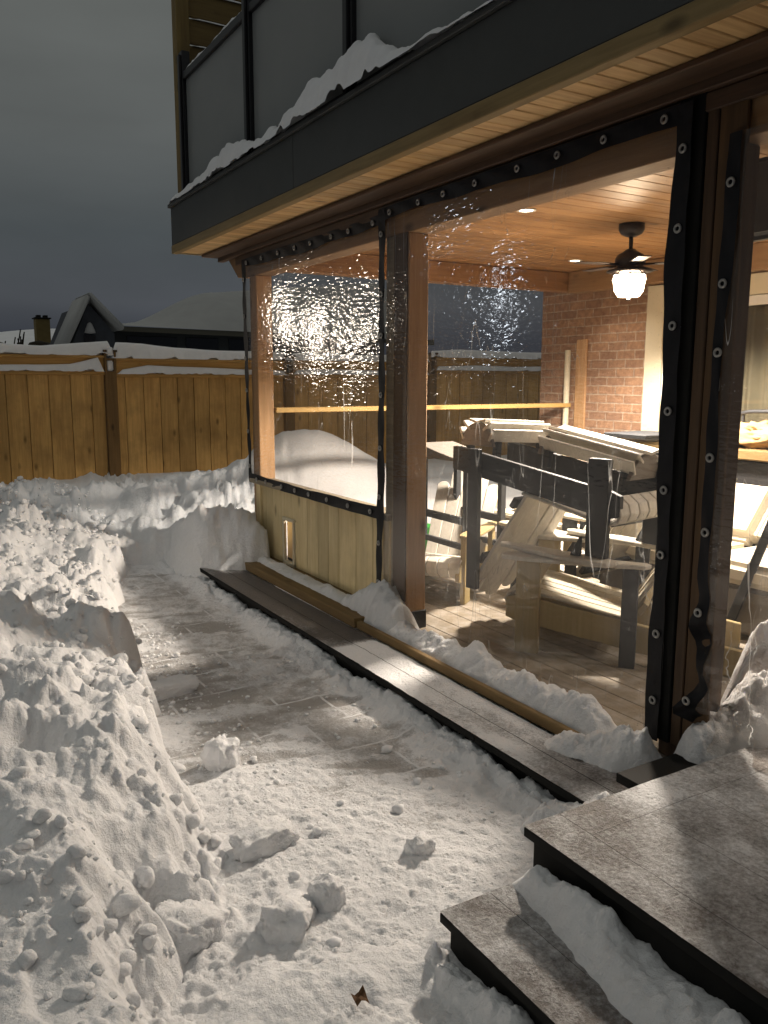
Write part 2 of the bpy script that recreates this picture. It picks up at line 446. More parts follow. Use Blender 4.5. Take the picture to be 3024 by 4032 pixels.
# ------------------------------------------------------------------ terrain
def height(x, y):
    xe = np.interp(y, [.6, 1.2, 1.6, 1.9, 2.3, 2.7, 3.1, 3.6, 4.2, 5.0, 6.0, 6.9, 7.4],
                   [.38, .42, .5, .66, .92, .97, .99, .99, 1.04, 1.2, 1.42, 1.66, 1.75])
    xe = xe + (fbm(x*3+5, y*3, 3, 2)-.5)*.22 + (lumps(x+9, y, .17, 5)-.25)*.16*sm(1.2, 2.2, y)
    d = xe-x
    hb = np.interp(y, [.6, 1.4, 2.0, 2.6, 3.3, 4.2, 5.2, 6.2, 7.5, 9.0, 11], [.3, .35, .39, .46, .5, .48, .45, .4, .38, .38, .3])
    steep = np.interp(y, [1, 2, 3.0, 3.5, 4.4, 5.5], [.45, .52, .42, .2, .16, .26])
    prof = sm(0, 1, d/steep)*.72 + sm(0, .9, d)*.28
    B = -.07 + (hb+.07)*prof
    B = B + sm(.3, 1.6, d)*.1*sm(2, 4, y)
    # snowy lumpy floor close by, and a trampled shelf along the lower path
    near = sm(2.25, 1.75, y+.25*(x-.9)+(fbm(x*4, y*4, 3, 4)-.5)*.5)*sm(1.9, 1.35, x)
    B = np.maximum(B, -.07 + .1*near)
    # cut bench at the bottom left
    cut = sm(.46, .28, x+.06*(fbm(x*9, y*9, 3, 6)-.5)-.02*(y-1.6))*sm(2.05, 1.95, y)
    B = np.where(y < 2.3, np.maximum(B*(1-.0*cut), cut*.36), B)
    # end wall of the cleared path
    e = y-6.95-.25*(fbm(x*4+2, y*2, 3, 1)-.5)
    B = np.maximum(B, -.07+sm(0, .16, e)*.36 + sm(.2, 2.0, e)*.05)
    # pile on the end of the boardwalk, in front of the knee wall's far end
    pl = sm(5.72, 6.2, y+.3*(fbm(x*5, y*5, 3, 3)-.5)+.45*(x-2.3))*sm(1.86, 2.1, x)
    B = np.maximum(B, -.07 + pl*.55*sm(8.2, 6.6, y)*sm(2.8, 2.5, x) )
    # hollow behind and mound beyond the porch
    B = B + .72*np.exp(-((x-4.0)/.95)**2-((y-8.3)/.85)**2) + .12*np.exp(-((x-3.3)/1.2)**2-((y-9.6)/1.0)**2)
    rough = sm(-.03, .12, d)*sm(12.5, 10.5, y)
    rough = np.maximum(rough, near*.45); rough = np.maximum(rough, sm(.02, .2, e)*sm(10.6, 9.2, y)*sm(4.2, 2.6, x)); rough = np.maximum(rough, pl*1.0*sm(3, 2.5, x))
    rough = rough*(1-.6*sm(.55, .25, x)*sm(2.2, 1.9, y))
    q = fbm(x*1.3+3, y*1.3, 3, 5)
    wx = x+(fbm(x*7, y*7+7, 3, 1)-.5)*.07; wy = y+(fbm(x*7+31, y*7, 3, 2)-.5)*.07
    q2 = sm(.42, .6, fbm(x*2.1+7, y*2.1, 3, 6))
    q3 = sm(.4, .62, fbm(x*3.1+27, y*3.1, 3, 0))
    L = .32*lumps(wx, wy, .5, 0, .8, True)*.5 + .38*lumps(wx+3, wy+1, .24, 1, .75, True)*.24 + .8*lumps(wx+3, wy+1, .16, 4, .4)*.16*q2
    L = L + 1.0*lumps(wx, wy+7, .085, 2, .5)*.085*(.1+1.1*q3) + 1.1*lumps(wx+1.7, wy+2, .042, 3, .5)*.042*(.2+1.1*q3) + .8*lumps(wx+.7, wy+5, .022, 5, .45)*.022
    L = L + (fbm(x*2.3, y*2.3, 4, 3)-.5)*.17 + (fbm(x*13+9, y*13, 3, 1)-.5)*.035 + (fbm(x*34, y*34, 4, 6, .7)-.5)*.02 - .03
    nearscale = np.where(y < 2.2, .75, 1.0)+.45*sm(6.2, 7.4, y)
    B = B + rough*L*nearscale
    # hollows
    for hx, hy, hr, hd in ((.30, 2.78, .12, .2), (.50, 2.22, .13, .13), (.62, 1.98, .1, .1), (.1, 3.3, .12, .1), (.75, 5.0, .14, .12)):
        B = B - hd*np.exp(-(((x-hx)**2+(y-hy)**2)/hr**2)**1.6)
    # vertical scraped grooves on the cut bench
    B = B - cut*.02*sm(.5, .7, fbm(x*10, y*3, 3, 7))
    smooth = (fbm(x*2.2, y*2.2, 4, 2)-.5)*.08
    B = B + smooth*(1-rough)*sm(6.9, 7.3, y)
    # nothing under the porch, boardwalk and stairs
    under = sm(1.96, 2.03, x)*sm(6.0, 5.6, y)
    under = np.maximum(under, sm(2.47, 2.53, x)*sm(6.75, 6.4, y))
    B = B*(1-under) - .25*under
    B = np.where((y > 11.25), np.minimum(B, .3), B)
    return B

def build_terrain():
    n, m = 820, 900
    u = np.concatenate([np.linspace(1/.75, 1/13., n-60), np.geomspace(1/13.3, 1/420., 60)])
    r = 1/u
    a = np.radians(np.linspace(-38, 78, m))
    X = r[:, None]*np.sin(a)[None, :]; Y = r[:, None]*np.cos(a)[None, :]
    Z = height(X, Y)
    V = np.stack([X, Y, Z], -1).reshape(-1, 3)
    o = np_mesh('snow_ground', V, gridF(n, m), M['snow'], 'structure')
    return o
build_terrain()

def sheet(name, x0, x1, y0, y1, step, zf, cf, mat, kind=None, parent=None):
    nx = int((x1-x0)/step)+1; ny = int((y1-y0)/step)+1
    X, Y = np.meshgrid(np.linspace(x0, x1, nx), np.linspace(y0, y1, ny), indexing='ij')
    C = cf(X, Y); Z = zf(X, Y, C)
    V = np.stack([X, Y, Z], -1).reshape(-1, 3)
    if parent: V = V - np.array(wloc(parent))
    o = np_mesh(name, V, gridF(nx, ny), mat, kind, attr=C)
    if parent: o.parent = parent
    return o

def path_cover(x, y):
    c = .5 + (fbm(x*1.7+4, y*1.7, 3, 1)-.5)*.45
    c = c + .1*sm(3.6, 2.6, y) + .25*sm(2.3, 1.7, y) - .05*sm(3.4, 4.6, y)*sm(6.6, 6, y)
    c = c + .4*sm(.22, 0, np.abs(x-2.0)) + .16*sm(1.3, 1.0, x) + .25*sm(6.6, 7, y)
    c = c - .22*sm(.5, .75, fbm(x*2.4, y*7+x*2, 3, 4))*sm(2.1, 2.6, y) + (fbm(x*14, y*14, 3, 5)-.5)*.25
    return np.clip(c, 0, 1)
def path_z(x, y, c):
    h = np.clip(c-.32, 0, 1)
    return .002 + h*(.055*fbm(x*24, y*24, 4, 2, .68)+.8*lumps(x, y, .06, 3, .45)*.06+1.1*lumps(x+2, y, .026, 1, .5)*.026) + .02*h*sm(2.1, 1.6, y)*fbm(x*8, y*8, 3, 5) + \
        sm(.16, 0.0, np.abs(x-1.995))*.05*sm(.3, .6, fbm(x*7, y*5, 3, 6))
sheet('patio', .2, 2.05, .9, 7.2, .0075, path_z, path_cover, M['path'], 'structure')

# ------------------------------------------------------------------ snow pieces
def chunk(name, c, size, label, rot=0, seed=0, boxy=.5, group=None, amp=.12, mat='snow', parent=None, tilt=0):
    bm = bmesh.new(); bmesh.ops.create_cube(bm, size=2)
    bmesh.ops.subdivide_edges(bm, edges=bm.edges[:], cuts=13, use_grid_fill=True)
    from mathutils import noise
    sx, sy, sz = size
    rm = Matrix.Rotation(rot, 3, 'Z') @ Matrix.Rotation(tilt, 3, 'Y')
    for v in bm.verts:
        s = v.co.normalized(); p = s.lerp(v.co*.82, boxy)
        q = p*1.6+Vector((seed*3.1, seed*1.7, seed))
        k = 1 + amp*2*(noise.noise(q)) + amp*1.0*noise.noise(q*2.7) + amp*.8*noise.noise(q*6) + amp*.5*noise.noise(q*13)
        p = Vector((p.x*sx, p.y*sy, p.z*sz))*k
        v.co = rm @ p
    me = bpy.data.meshes.new(name); bm.to_mesh(me); bm.free(); me.materials.append(M[mat])
    me.polygons.foreach_set('use_smooth', [True]*len(me.polygons))
    o = bpy.data.objects.new(name, me); o.location = c; COL.objects.link(o)
    if parent: o.parent = parent
    elif label: tag(o, label, 'snow chunk', group)
    return o
G = 'loose snow chunks beside the cleared path'
chunk('snow_block', (1.12, 4.02, .03), (.15, .07, .055), 'flat brick-shaped snow chunk lying on the paving at the foot of the bank', .1, 1, .7, G, .09)
chunk('snow_block', (1.07, 3.12, .04), (.075, .075, .085), 'cube-like snow chunk at the edge of the cleared path, beside the bank', .35, 2, .62, G, .1)
chunk('snow_block', (.60, 2.12, .03), (.12, .10, .09), 'big angular snow chunk in the foreground between bank and path', .5, 5, .6, G, .1, tilt=.3)
chunk('snow_block', (.89, 2.04, .015), (.11, .08, .075), 'wedge-shaped snow chunk on the lower path beside the straight groove', .9, 9, .6, G, .1, tilt=.35)
chunk('snow_block', (1.43, 2.16, .015), (.05, .045, .06), 'small pointed snow lump alone on the path near the stair corner', .2, 12, .3, G, .1)
chunk('snow_block', (1.03, 2.07, .02), (.055, .06, .08), 'upright snow lump right of the wedge chunk in the foreground', .2, 14, .3, G, .1)
chunk('snow_block', (.98, 2.46, .02), (.13, .07, .07), 'rounded snow slab at the foot of the bank on the lower path', .2, 17, .6, G, .12)

def bank_clods():
    rs = np.random.RandomState(9); N = 2600
    x = rs.uniform(-.5, 1.7, N*3); y = .9+9.5*rs.rand(N*3)**1.5
    z = height(x, y); z2 = height(x+.03, y); z3 = height(x, y-.03)
    cl = fbm(x*2.1+5, y*2.1, 3, 3)
    ok = (z > .03) & ((y > 1.95) | (x < .55)) &  (cl+.25*rs.rand(N*3) > .55)
    x, y, z = x[ok][:N], y[ok][:N], z[ok][:N]
    bm = bmesh.new(); bmesh.ops.create_icosphere(bm, subdivisions=2, radius=1); iv = np.array([v.co[:] for v in bm.verts]); ifc = np.array([[v.index for v in f.verts] for f in bm.faces]); bm.free()
    me = bpy.data.meshes.new('snow_clods'); V = []; F = []
    for k in range(len(x)):
        r = (.006+.024*rs.rand()**4)*(1+.08*y[k])
        ax = rs.randn(3, 3); qm, _ = np.linalg.qr(ax); p = iv @ qm
        # chop a few random planes for broken faces
        for _ in range(5):
            n = rs.randn(3); n /= np.linalg.norm(n); d = p @ n; lim = .45+.35*rs.rand()
            p = p - np.outer(np.clip(d-lim, 0, None), n)
        p = p*r*np.array([1, 1, .8])*(.8+.5*rs.rand(3))
        V.append(p+np.array([x[k], y[k], z[k]+r*.35])); F.append(ifc+len(iv)*k)
    me.from_pydata(np.concatenate(V).tolist(), [], np.concatenate(F).tolist()); me.materials.append(M['snow'])
    me.polygons.foreach_set('use_smooth', [True]*len(me.polygons))
    o = bpy.data.objects.new('snow_clods', me); COL.objects.link(o); o['kind'] = 'stuff'; o['label'] = 'small broken snow clods strewn over the shovelled bank'
bank_clods()
def crumbs():
    rs = np.random.RandomState(5); mb = MB()
    ico = bmesh.new(); bmesh.ops.create_icosphere(ico, subdivisions=1, radius=1); iv = [v.co.copy() for v in ico.verts]; ifc = [tuple(v.index for v in f.verts) for f in ico.faces]; ico.free()
    N = 1500
    ys = 1.5+3.9*rs.rand(N)**1.3; side = rs.rand(N)
    for k in range(N):
        y = ys[k]
        xe = np.interp(y, [1.2, 1.9, 2.3, 2.7, 3.6, 4.2, 5.0], [.55, .75, .92, .97, .99, 1.04, 1.2])
        if side[k] < .55: x = xe+abs(rs.randn())*.16
        elif side[k] < .8: x = 1.97-abs(rs.randn())*.10
        else: x = xe+rs.rand()*(1.95-xe)
        if y < 1.75 and x > 1.15: continue
        if x > 1.97: continue
        r = .0035+.010*rs.rand()**3+(.012 if rs.rand() > .97 else 0)
        q = rs.rand(3)*6
        mb.add([(x+v.x*r*(1+.3*math.sin(q[0]+v.y*3)), y+v.y*r*(1+.3*math.sin(q[1]+v.z*3)), .004+r*.6+v.z*r*.85) for v in iv], ifc)
    o = mb.build('snow_crumbs', M['snow_soft'], None, smooth=True); o['kind'] = 'stuff'; o['label'] = 'small loose snow crumbs scattered over the cleared path'
crumbs()
def heap(name, path, wid, hei, label=None, seed=0, n=120, m=22, cat='snow ridge', kind=None, rough=1.0, mat='snow', parent=None):
    """ridge of snow along a polyline; wid/hei are lists along it"""
    P = np.array(path, float); s = np.r_[0, np.cumsum(np.linalg.norm(np.diff(P, axis=0), axis=1))]
    t = np.linspace(0, s[-1], n); C = np.stack([np.interp(t, s, P[:, i]) for i in range(3)], 1)
    W = np.interp(t, np.linspace(0, s[-1], len(wid)), wid); Hh = np.interp(t, np.linspace(0, s[-1], len(hei)), hei)
    D = np.gradient(C, axis=0); D /= np.linalg.norm(D, axis=1)[:, None]
    N = np.stack([-D[:, 1], D[:, 0], 0*D[:, 0]], 1)
    v = np.linspace(-1, 1, m)
    X = C[:, None, 0]+N[:, None, 0]*v[None]*W[:, None]; Y = C[:, None, 1]+N[:, None, 1]*v[None]*W[:, None]
    T = np.broadcast_to(t[:, None], X.shape)
    sd = seed*7.3
    pr = np.clip(1-np.abs(v[None]+.35*(fbm(T*9+sd, T*0+sd, 3, 1)-.5))**2.2, 0, 1)
    Hn = Hh[:, None]*((.6+.8*fbm(X*5+sd, Y*5, 4, 3, .5)) if rough > .05 else (.86+.28*fbm(X*1.3+sd, Y*1.3, 2, 3))) + rough*(.55*lumps(X+sd, Y, .12, 1, .5)*.12+.9*lumps(X, Y+sd, .05, 2, .55)*.05+.9*lumps(X+3, Y+sd, .025, 3, .6)*.025+.05*(fbm(X*14+sd, Y*14, 3, 4)-.5)+.02*(fbm(X*50, Y*50, 3, 2, .7)-.5))
    Hn *= np.minimum(1, np.minimum(T, s[-1]-T)*14+.02)
    Z = C[:, None, 2]+Hn*pr - .004
    Xj = X+(fbm(X*24, Y*24+sd, 2, 4)-.5)*.012*rough; Yj = Y+(fbm(X*24+sd, Y*24, 2, 5)-.5)*.012*rough
    V = np.stack([Xj, Yj, Z], -1).reshape(-1, 3)
    o = np_mesh(name, V, gridF(n, m), M[mat], kind)
    if label: tag(o, label, cat)
    if parent: o.parent = parent; o.location = -wloc(parent)
    return o

# ------------------------------------------------------------------ boardwalk, ledge
SK = M['stairdark']
bw = empty('boardwalk', (2.13, 3.8, 0), 'long low wooden boardwalk step with dark edge along the porch front', 'boardwalk')
def deck_cover_shade(x, y):
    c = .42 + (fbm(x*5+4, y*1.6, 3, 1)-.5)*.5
    c = c - .22*sm(3.95, 4.15, y+.5*(x-2.1)) + .3*sm(3.98, 3.8, y)*sm(2.3, 3.4, y+2*(x-2.13)) + .1*sm(4, 3.8, y)  # far cover cut to paint the knee wall's shadow, near half snowier
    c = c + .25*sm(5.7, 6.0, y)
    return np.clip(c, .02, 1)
bx = [(1.99, 2.1292), (2.1308, 2.27)]
for k, (a, b) in enumerate(bx):
    for (y0, y1) in ((1.2, 2.6), (2.604, 3.96), (3.964, 6.9)):
        mb = MB().box(a, b, y0, y1, .10, .13); mb.build('plank_body', M['stairdark'], bw, .003)
    sheet('plank_top', a+.001, b-.001, 1.2, 6.8, .0085, lambda x, y, c: .1325+np.clip(c-.35, 0, 1)*.018*fbm(x*18, y*18, 4, 3, .6), deck_cover_shade, M['deck'], None, bw)
MB().box(2.03, 2.26, 1.2, 6.9, -.05, .099).build('riser', SK, bw)
# snow in the seams between planks
heap('seam_snow', [(2.13, 1.75, .1315), (2.13, 3.2, .1315), (2.13, 4.6, .1315), (2.13, 6.0, .1315)], [.0045]*8, [.003]*8, None, 3, 300, 5, rough=0, parent=bw)
lg = empty('ledge', (2.4, 4.2, .13), 'flat yellow pine ledge board along the foot of the porch wall', 'ledge')
MB().box(2.275, 2.56, 4.17, 6.3, .132, .192).build('ledge_board', M['pine_y'], lg, .004)
MB().box(2.285, 2.32, 2.3, 4.16, .132, .178).build('ledge_board', M['pine_y'], lg, .004)
heap('snow_ridge', [(2.43, 3.95, .14), (2.43, 3.4, .14), (2.43, 2.8, .14), (2.42, 2.22, .14)], [.11, .1, .12, .1, .13, .1, .12, .13, .1, .1], [.09, .045, .08, .06, .10, .07, .12, .09, .12, .05], 'long fluffy ridge of snow at the foot of the middle vinyl panel', 2, 260, 26)
heap('snow_ridge', [(2.40, 4.62, .13), (2.47, 4.28, .13), (2.47, 4.0, .13), (2.47, 3.88, .13)], [.06, .12, .16, .12], [.04, .16, .24, .12], 'pointed snow drift against the bottom of the middle post', 5, 120, 26)
heap('snow_ridge', [(2.43, 6.3, .195), (2.43, 5.6, .195), (2.43, 4.5, .195)], [.085, .06, .075, .07, .07], [.06, .025, .012, .02, .035], 'thin powder of snow on the ledge below the plywood knee wall', 8, 200, 14, rough=.4)
heap('snow_ridge', [(1.985, 6.6, -.005), (1.99, 5, -.005), (1.985, 3.5, -.005), (1.985, 1.7, -.005)], [.05, .035, .055, .03, .06, .07, .05, .08, .05, .06, .06], [.08, .045, .085, .03, .08, .08, .05, .09, .06, .06, .10], 'snow packed against the riser of the boardwalk step', 9, 520, 20, rough=.6)
heap('snow_ridge', [(1.83, 2.12, 0), (1.96, 1.98, .02), (2.08, 1.84, .06)], [.09, .13, .1], [.06, .12, .1], 'crumbled snow heap where the boardwalk meets the stair landing', 11, 110, 30)
heap('snow_ridge', [(2.2, 2.42, .13), (2.3, 2.24, .13), (2.36, 2.12, .13), (2.44, 2.0, .13)], [.06, .1, .13, .1], [.03, .07, .13, .12], 'soft snow heap on the boardwalk at the foot of the dark corner post', 12, 110, 26)
MB().box(2.11, 2.42, 1.76, 1.93, .19, .225).build('board', M['stairdark'], None, .003)
tag(bpy.data.objects['board'], 'short frosty board behind the far edge of the stair landing', 'board')

# ------------------------------------------------------------------ stair
st = empty('stair', (1.6, 1.2, 0), 'dark charcoal wooden stair with frosted treads in the lower right corner', 'stair')
def frost_cover(x, y):
    c = .44 + (fbm(x*3+4, y*3, 4, 2)-.5)*.5
    c = c + .12*sm(.2, .5, x-1.75)*sm(1.9, 1.2, y) + .1*(fbm(x*2, y*9, 3, 4)-.5)
    return np.clip(c, 0, 1)
def tz(z0): return lambda x, y, c: z0+.0015+np.clip(c-.3, 0, 1)*(.018*fbm(x*14, y*14, 4, 3, .6)+.012*lumps(x, y, .06, 2, .5)*.5)
def tread(x0, x1, y0, y1, z, planks):
    for (a, b, c, d) in planks:
        MB().box(a, b, c, d, z-.03, z).build('tread_board', SK, st, .003)
        sheet('tread_top', a, b, c, d, .008, tz(z), frost_cover, M['deck'], None, st)
tread(0, 0, 0, 0, .30, [(1.505, 1.643, -.3, 1.72), (1.6445, 2.62, 1.5825, 1.72), (1.6445, 1.882, -.3, 1.581), (1.8835, 2.122, -.3, 1.581), (2.1235, 2.362, -.3, 1.581), (2.3635, 2.62, -.3, 1.581)])
tread(0, 0, 0, 0, .15, [(1.19, 1.362, -.3, 1.695), (1.3635, 1.53, -.3, 1.695)])
MB().box(1.53, 2.62, -.3, 1.70, -.05, .269).build('riser_panel', SK, st)
MB().box(1.215, 1.529, -.3, 1.675, -.05, .119).build('riser_panel', SK, st)
for (a, b) in (((1.8825, 1.56, .3), (1.8825, .3, .3)), ((2.1225, 1.56, .3), (2.1225, .3, .3)), ((1.70, 1.5815, .3), (2.55, 1.5815, .3))):
    heap('seam_snow', [a, b], [.004, .006, .003, .006, .004], [.006, .003, .007, .004], None, 5, 160, 5, rough=0, parent=st)
heap('snow_ridge', [(1.49, 1.70, .15), (1.47, 1.35, .15), (1.46, 1.0, .15), (1.46, .5, .15)], [.05, .08, .12, .13, .12, .13], [.10, .09, .05, .06, .045, .05], 'shaded snow lying on the lower tread against the upper riser', 14, 220, 28, rough=.8)
heap('snow_ridge', [(1.17, 1.74, 0), (1.16, 1.5, 0), (1.2, 1.2, 0), (1.2, .8, 0)], [.05, .08, .1, .12], [.03, .08, .1, .11], 'snow drift at the foot of the lowest stair riser', 16, 200, 28)
heap('snow_ridge', [(1.52, 1.76, 0), (1.7, 1.78, 0), (1.9, 1.78, 0)], [.05, .06, .07], [.05, .08, .1], 'low snow along the far side of the stair', 18, 120, 18)

# ------------------------------------------------------------------ porch floor, house wall
fl = MB()
x = 2.57
while x < 5.8:
    fl.box(x, x+.136, -1, 6.3, .085, .125); x += .14
M['floor'] = wood('porch_decking', (.27, .225, .165), (.18, .15, .11), 'y', .6, knots=False, var=.2, frost=.2)
o = fl.build('porch_floor', M['floor'], None, .003); o['kind'] = 'structure'

hs = empty('house_wall', (5.9, 4, 0), 'red brick house wall behind the covered porch', 'house wall')
w = MB(); w.box(5.9, 6.2, 5.28, 6.7, 0, 2.7); w.box(5.9, 6.2, -1, 5.28, 2.44, 2.7); w.box(5.9, 6.2, -1, 1.2, 0, 2.44)
w.build('wall', M['brick'], hs)
MB().box(5.875, 5.899, 6.02, 6.16, .1, 2.0).build('trim_board', M['post'], hs, .004)
MB().tube([(5.86, 6.26, .1), (5.86, 6.26, 1.9)], .03, 10).build('downpipe', M['cream'], hs, smooth=True)
dr = MB(); dr.box(5.865, 5.92, 5.09, 5.28, .1, 2.43); dr.box(5.865, 5.92, 1.3, 5.088, 2.27, 2.43)
dr.build('door_trim', M['cream'], hs, .005)
fr = MB(); fr.box(5.88, 5.93, 5.0, 5.085, .15, 2.265); fr.box(5.88, 5.93, 1.3, 4.998, 2.19, 2.265); fr.box(5.885, 5.935, 3.62, 3.7, .15, 2.187); fr.box(5.88, 5.93, 1.3, 4.998, .13, .2)
fr.build('door_frame', M['white'], hs, .004)
MB().box(5.91, 5.915, 1.3, 5.0, .2, 2.19).build('door_pane', M['glass'], hs)
cg = []
for i in range(161):
    yy = 1.3+i*(3.7/160); xx = 6.08+.035*math.sin(i*.9)+.012*math.sin(i*2.3)
    cg.append([(xx, yy, .15), (xx, yy, 2.25)])
MB().grid(cg).build('curtain', M['curtain'], hs, smooth=True)
MB().torus((5.87, 3.66, 1.55), (1, 0, 0), .012, .01, 10, 6).build('red_reflection_dot', M['red'], hs)  # glowing ring painted in as a red reflection

# ------------------------------------------------------------------ roof deck above
rf = empty('porch_ceiling', (4, 3, 2.64), 'pine tongue and groove ceiling and soffit of the covered porch', 'ceiling')
c1 = MB(); c2 = MB(); y = -1.2
while y < 6.98:
    c1.box(2.70, 5.95, y, y+.125, 2.64, 2.66)
    c2.box(2.165, 2.53, y, y+.085, 2.642, 2.66) if False else None
    y += .13
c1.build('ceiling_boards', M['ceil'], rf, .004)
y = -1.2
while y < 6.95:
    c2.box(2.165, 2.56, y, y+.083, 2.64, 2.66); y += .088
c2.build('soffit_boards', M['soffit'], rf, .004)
dk = empty('balcony', (2.3, 3, 2.66), 'balcony deck edge above the porch with charcoal fascia', 'balcony')
MB().box(2.11, 2.163, -1.2, 7.03, 2.635, 2.70).build('trim_board', M['trim_y'], dk, .004)
fb = MB()
for a, b in ((-1.2, 1.5), (1.502, 4.6), (4.602, 7.03)): fb.box(2.115, 2.163, a, b, 2.701, 3.0)
fb.build('fascia', M['fascia'], dk, .004)
MB().box(2.095, 2.163, -1.2, 7.05, 3.001, 3.03).build('drip_edge', M['fascia'], dk, .004)
MB().box(2.165, 5.95, 6.96, 7.03, 2.64, 3.0).build('end_fascia', M['trim_y'], dk)
MB().box(2.165, 5.95, -1.2, 6.955, 2.70, 3.02).build('deck_body', M['stairdark'], dk)

bm_ = empty('porch_beam', (2.6, 3, 2.45), 'heavy timber beam along the top of the porch front', 'beam')
MB().box(2.535, 2.675, -1.2, 6.42, 2.41, 2.635).build('main_beam', M['beam'], bm_, .005)
MB().prism([(6.42, 2.636), (6.62, 2.636), (6.86, 2.60), (6.64, 2.43), (6.42, 2.41)], 'x', 2.54, 2.67).build('beam_end', M['beam'], bm_, .004)
MB().box(2.34, 2.478, -1.2, 6.95, 2.615, 2.638).build('soffit_shade_board', M['beamdark'], bm_, .004)  # dark board put in for the shade on the inner soffit
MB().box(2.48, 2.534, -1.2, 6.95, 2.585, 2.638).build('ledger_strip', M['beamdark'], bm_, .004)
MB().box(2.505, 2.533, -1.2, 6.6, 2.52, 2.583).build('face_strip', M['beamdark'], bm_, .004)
xb = MB().box(2.68, 5.89, 6.2, 6.34, 2.46, 2.637); xb.build('cross_beam', M['beam_x'], None, .005)
tag(bpy.data.objects['cross_beam'], 'timber cross beam at the far end of the porch ceiling', 'beam')
MB().box(5.76, 5.895, -1.0, 6.19, 2.44, 2.637).build('wall_beam', M['beam'], None, .005)
tag(bpy.data.objects['wall_beam'], 'timber ledger beam above the sliding door on the house wall', 'beam')

# ------------------------------------------------------------------ posts
def post(name, x0, x1, y0, y1, z0, z1, label, mat, base=True):
    e = empty(name, ((x0+x1)/2, (y0+y1)/2, z0), label, 'post')
    MB().box(x0, x1, y0, y1, z0, z1).build('timber', M[mat], e, .006)
    if base: MB().box(x0-.006, x1+.006, y0-.006, y1+.006, z0, z0+.11).build('post_base', M['metal'], e, .003)
    return e
post('porch_post', 2.535, 2.67, 6.24, 6.375, .13, 2.41, 'far corner timber post of the porch beside the knee wall', 'post')
p2 = post('porch_post', 2.535, 2.67, 4.0, 4.14, .126, 2.41, 'middle timber post between the two clear vinyl panels', 'post')
MB().box(2.53, 2.62, 4.145, 4.235, .2, 2.41).build('nailer', M['sill'], p2, .004)
MB().box(2.526, 2.534, 4.004, 4.14, .3, 2.41).build('outer_face_shade', M['postdark'], p2)  # dark skin painting the shade on the post's outer face
p3 = post('porch_post', 2.535, 2.67, 1.93, 2.11, .126, 2.41, 'dark stained near post beside the stair landing', 'postdark', False)
MB().box(2.515, 2.534, 1.875, 1.985, .2, 2.6).build('face_board', M['postmid'], p3, .004)
MB().box(2.512, 2.534, 1.988, 2.035, .2, 2.6).build('face_board', M['postdark'], p3, .004)
MB().box(2.503, 2.534, 2.038, 2.15, .2, 2.6).build('face_board', M['stairdark'], p3, .003)

def m_flap():
    m = NT('translucent_flap')
    d = m.n('ShaderNodeBsdfDiffuse'); d.inputs[0].default_value = (.6, .52, .36, 1)
    t = m.n('ShaderNodeBsdfTranslucent'); t.inputs[0].default_value = (.7, .56, .34, 1)
    x = m.n('ShaderNodeMixShader'); x.inputs[0].default_value = .6; m.l(d.outputs[0], x.inputs[1]); m.l(t.outputs[0], x.inputs[2])
    return m.done(x.outputs[0])
# ------------------------------------------------------------------ knee wall with pet door
kw = empty('knee_wall', (2.55, 5.2, .19), 'low pine board knee wall with small pet door under the far vinyl panel', 'knee wall')
kb = MB(); ys = [4.24, 4.40, 4.62, 4.86, 5.02, 5.18, 5.36, 5.52, 5.82, 5.98, 6.12, 6.2]
for a, b in zip(ys[:-1], ys[1:]):
    if abs(a-5.52) < .01:
        kb.box(2.535, 2.555, a+.001, b-.001, .55, .76); kb.box(2.535, 2.555, a+.001, a+.045, .193, .549); kb.box(2.535, 2.555, b-.05, b-.001, .193, .549)
    else: kb.box(2.535, 2.555, a+.003, b-.003, .193, .76)
kb.build('boards', M['pine'], kw, .0025)
bk_ = MB(); bk_.box(2.556, 2.566, 4.24, 5.52, .193, .76).box(2.556, 2.566, 5.82, 6.2, .193, .76).box(2.556, 2.566, 5.521, 5.819, .56, .76); bk_.build('backing', M['postdark'], kw)
MB().box(2.515, 2.575, 6.2, 6.28, .193, .76).build('end_trim', M['pine'], kw, .003)
MB().box(2.515, 2.556, 4.165, 4.238, .193, .76).build('end_trim', M['pine'], kw, .003)
MB().box(2.50, 2.66, 4.16, 6.39, .762, .80).build('cap_rail', M['sill'], kw, .004)
pd = MB(); pd.box(2.518, 2.545, 5.565, 5.590, .20, .535); pd.box(2.518, 2.545, 5.745, 5.770, .20, .535); pd.box(2.518, 2.545, 5.565, 5.770, .5355, .562); pd.box(2.518, 2.56, 5.565, 5.770, .193, .222)
pdo = pd.build('pet_door_frame', M['cream'], kw, .005)
MB().box(2.548, 2.552, 5.592, 5.743, .245, .53).build('flap', m_flap(), pdo)
MB().box(2.546, 2.554, 5.592, 5.743, .225, .244).build('flap_weight', M['metal'], pdo)

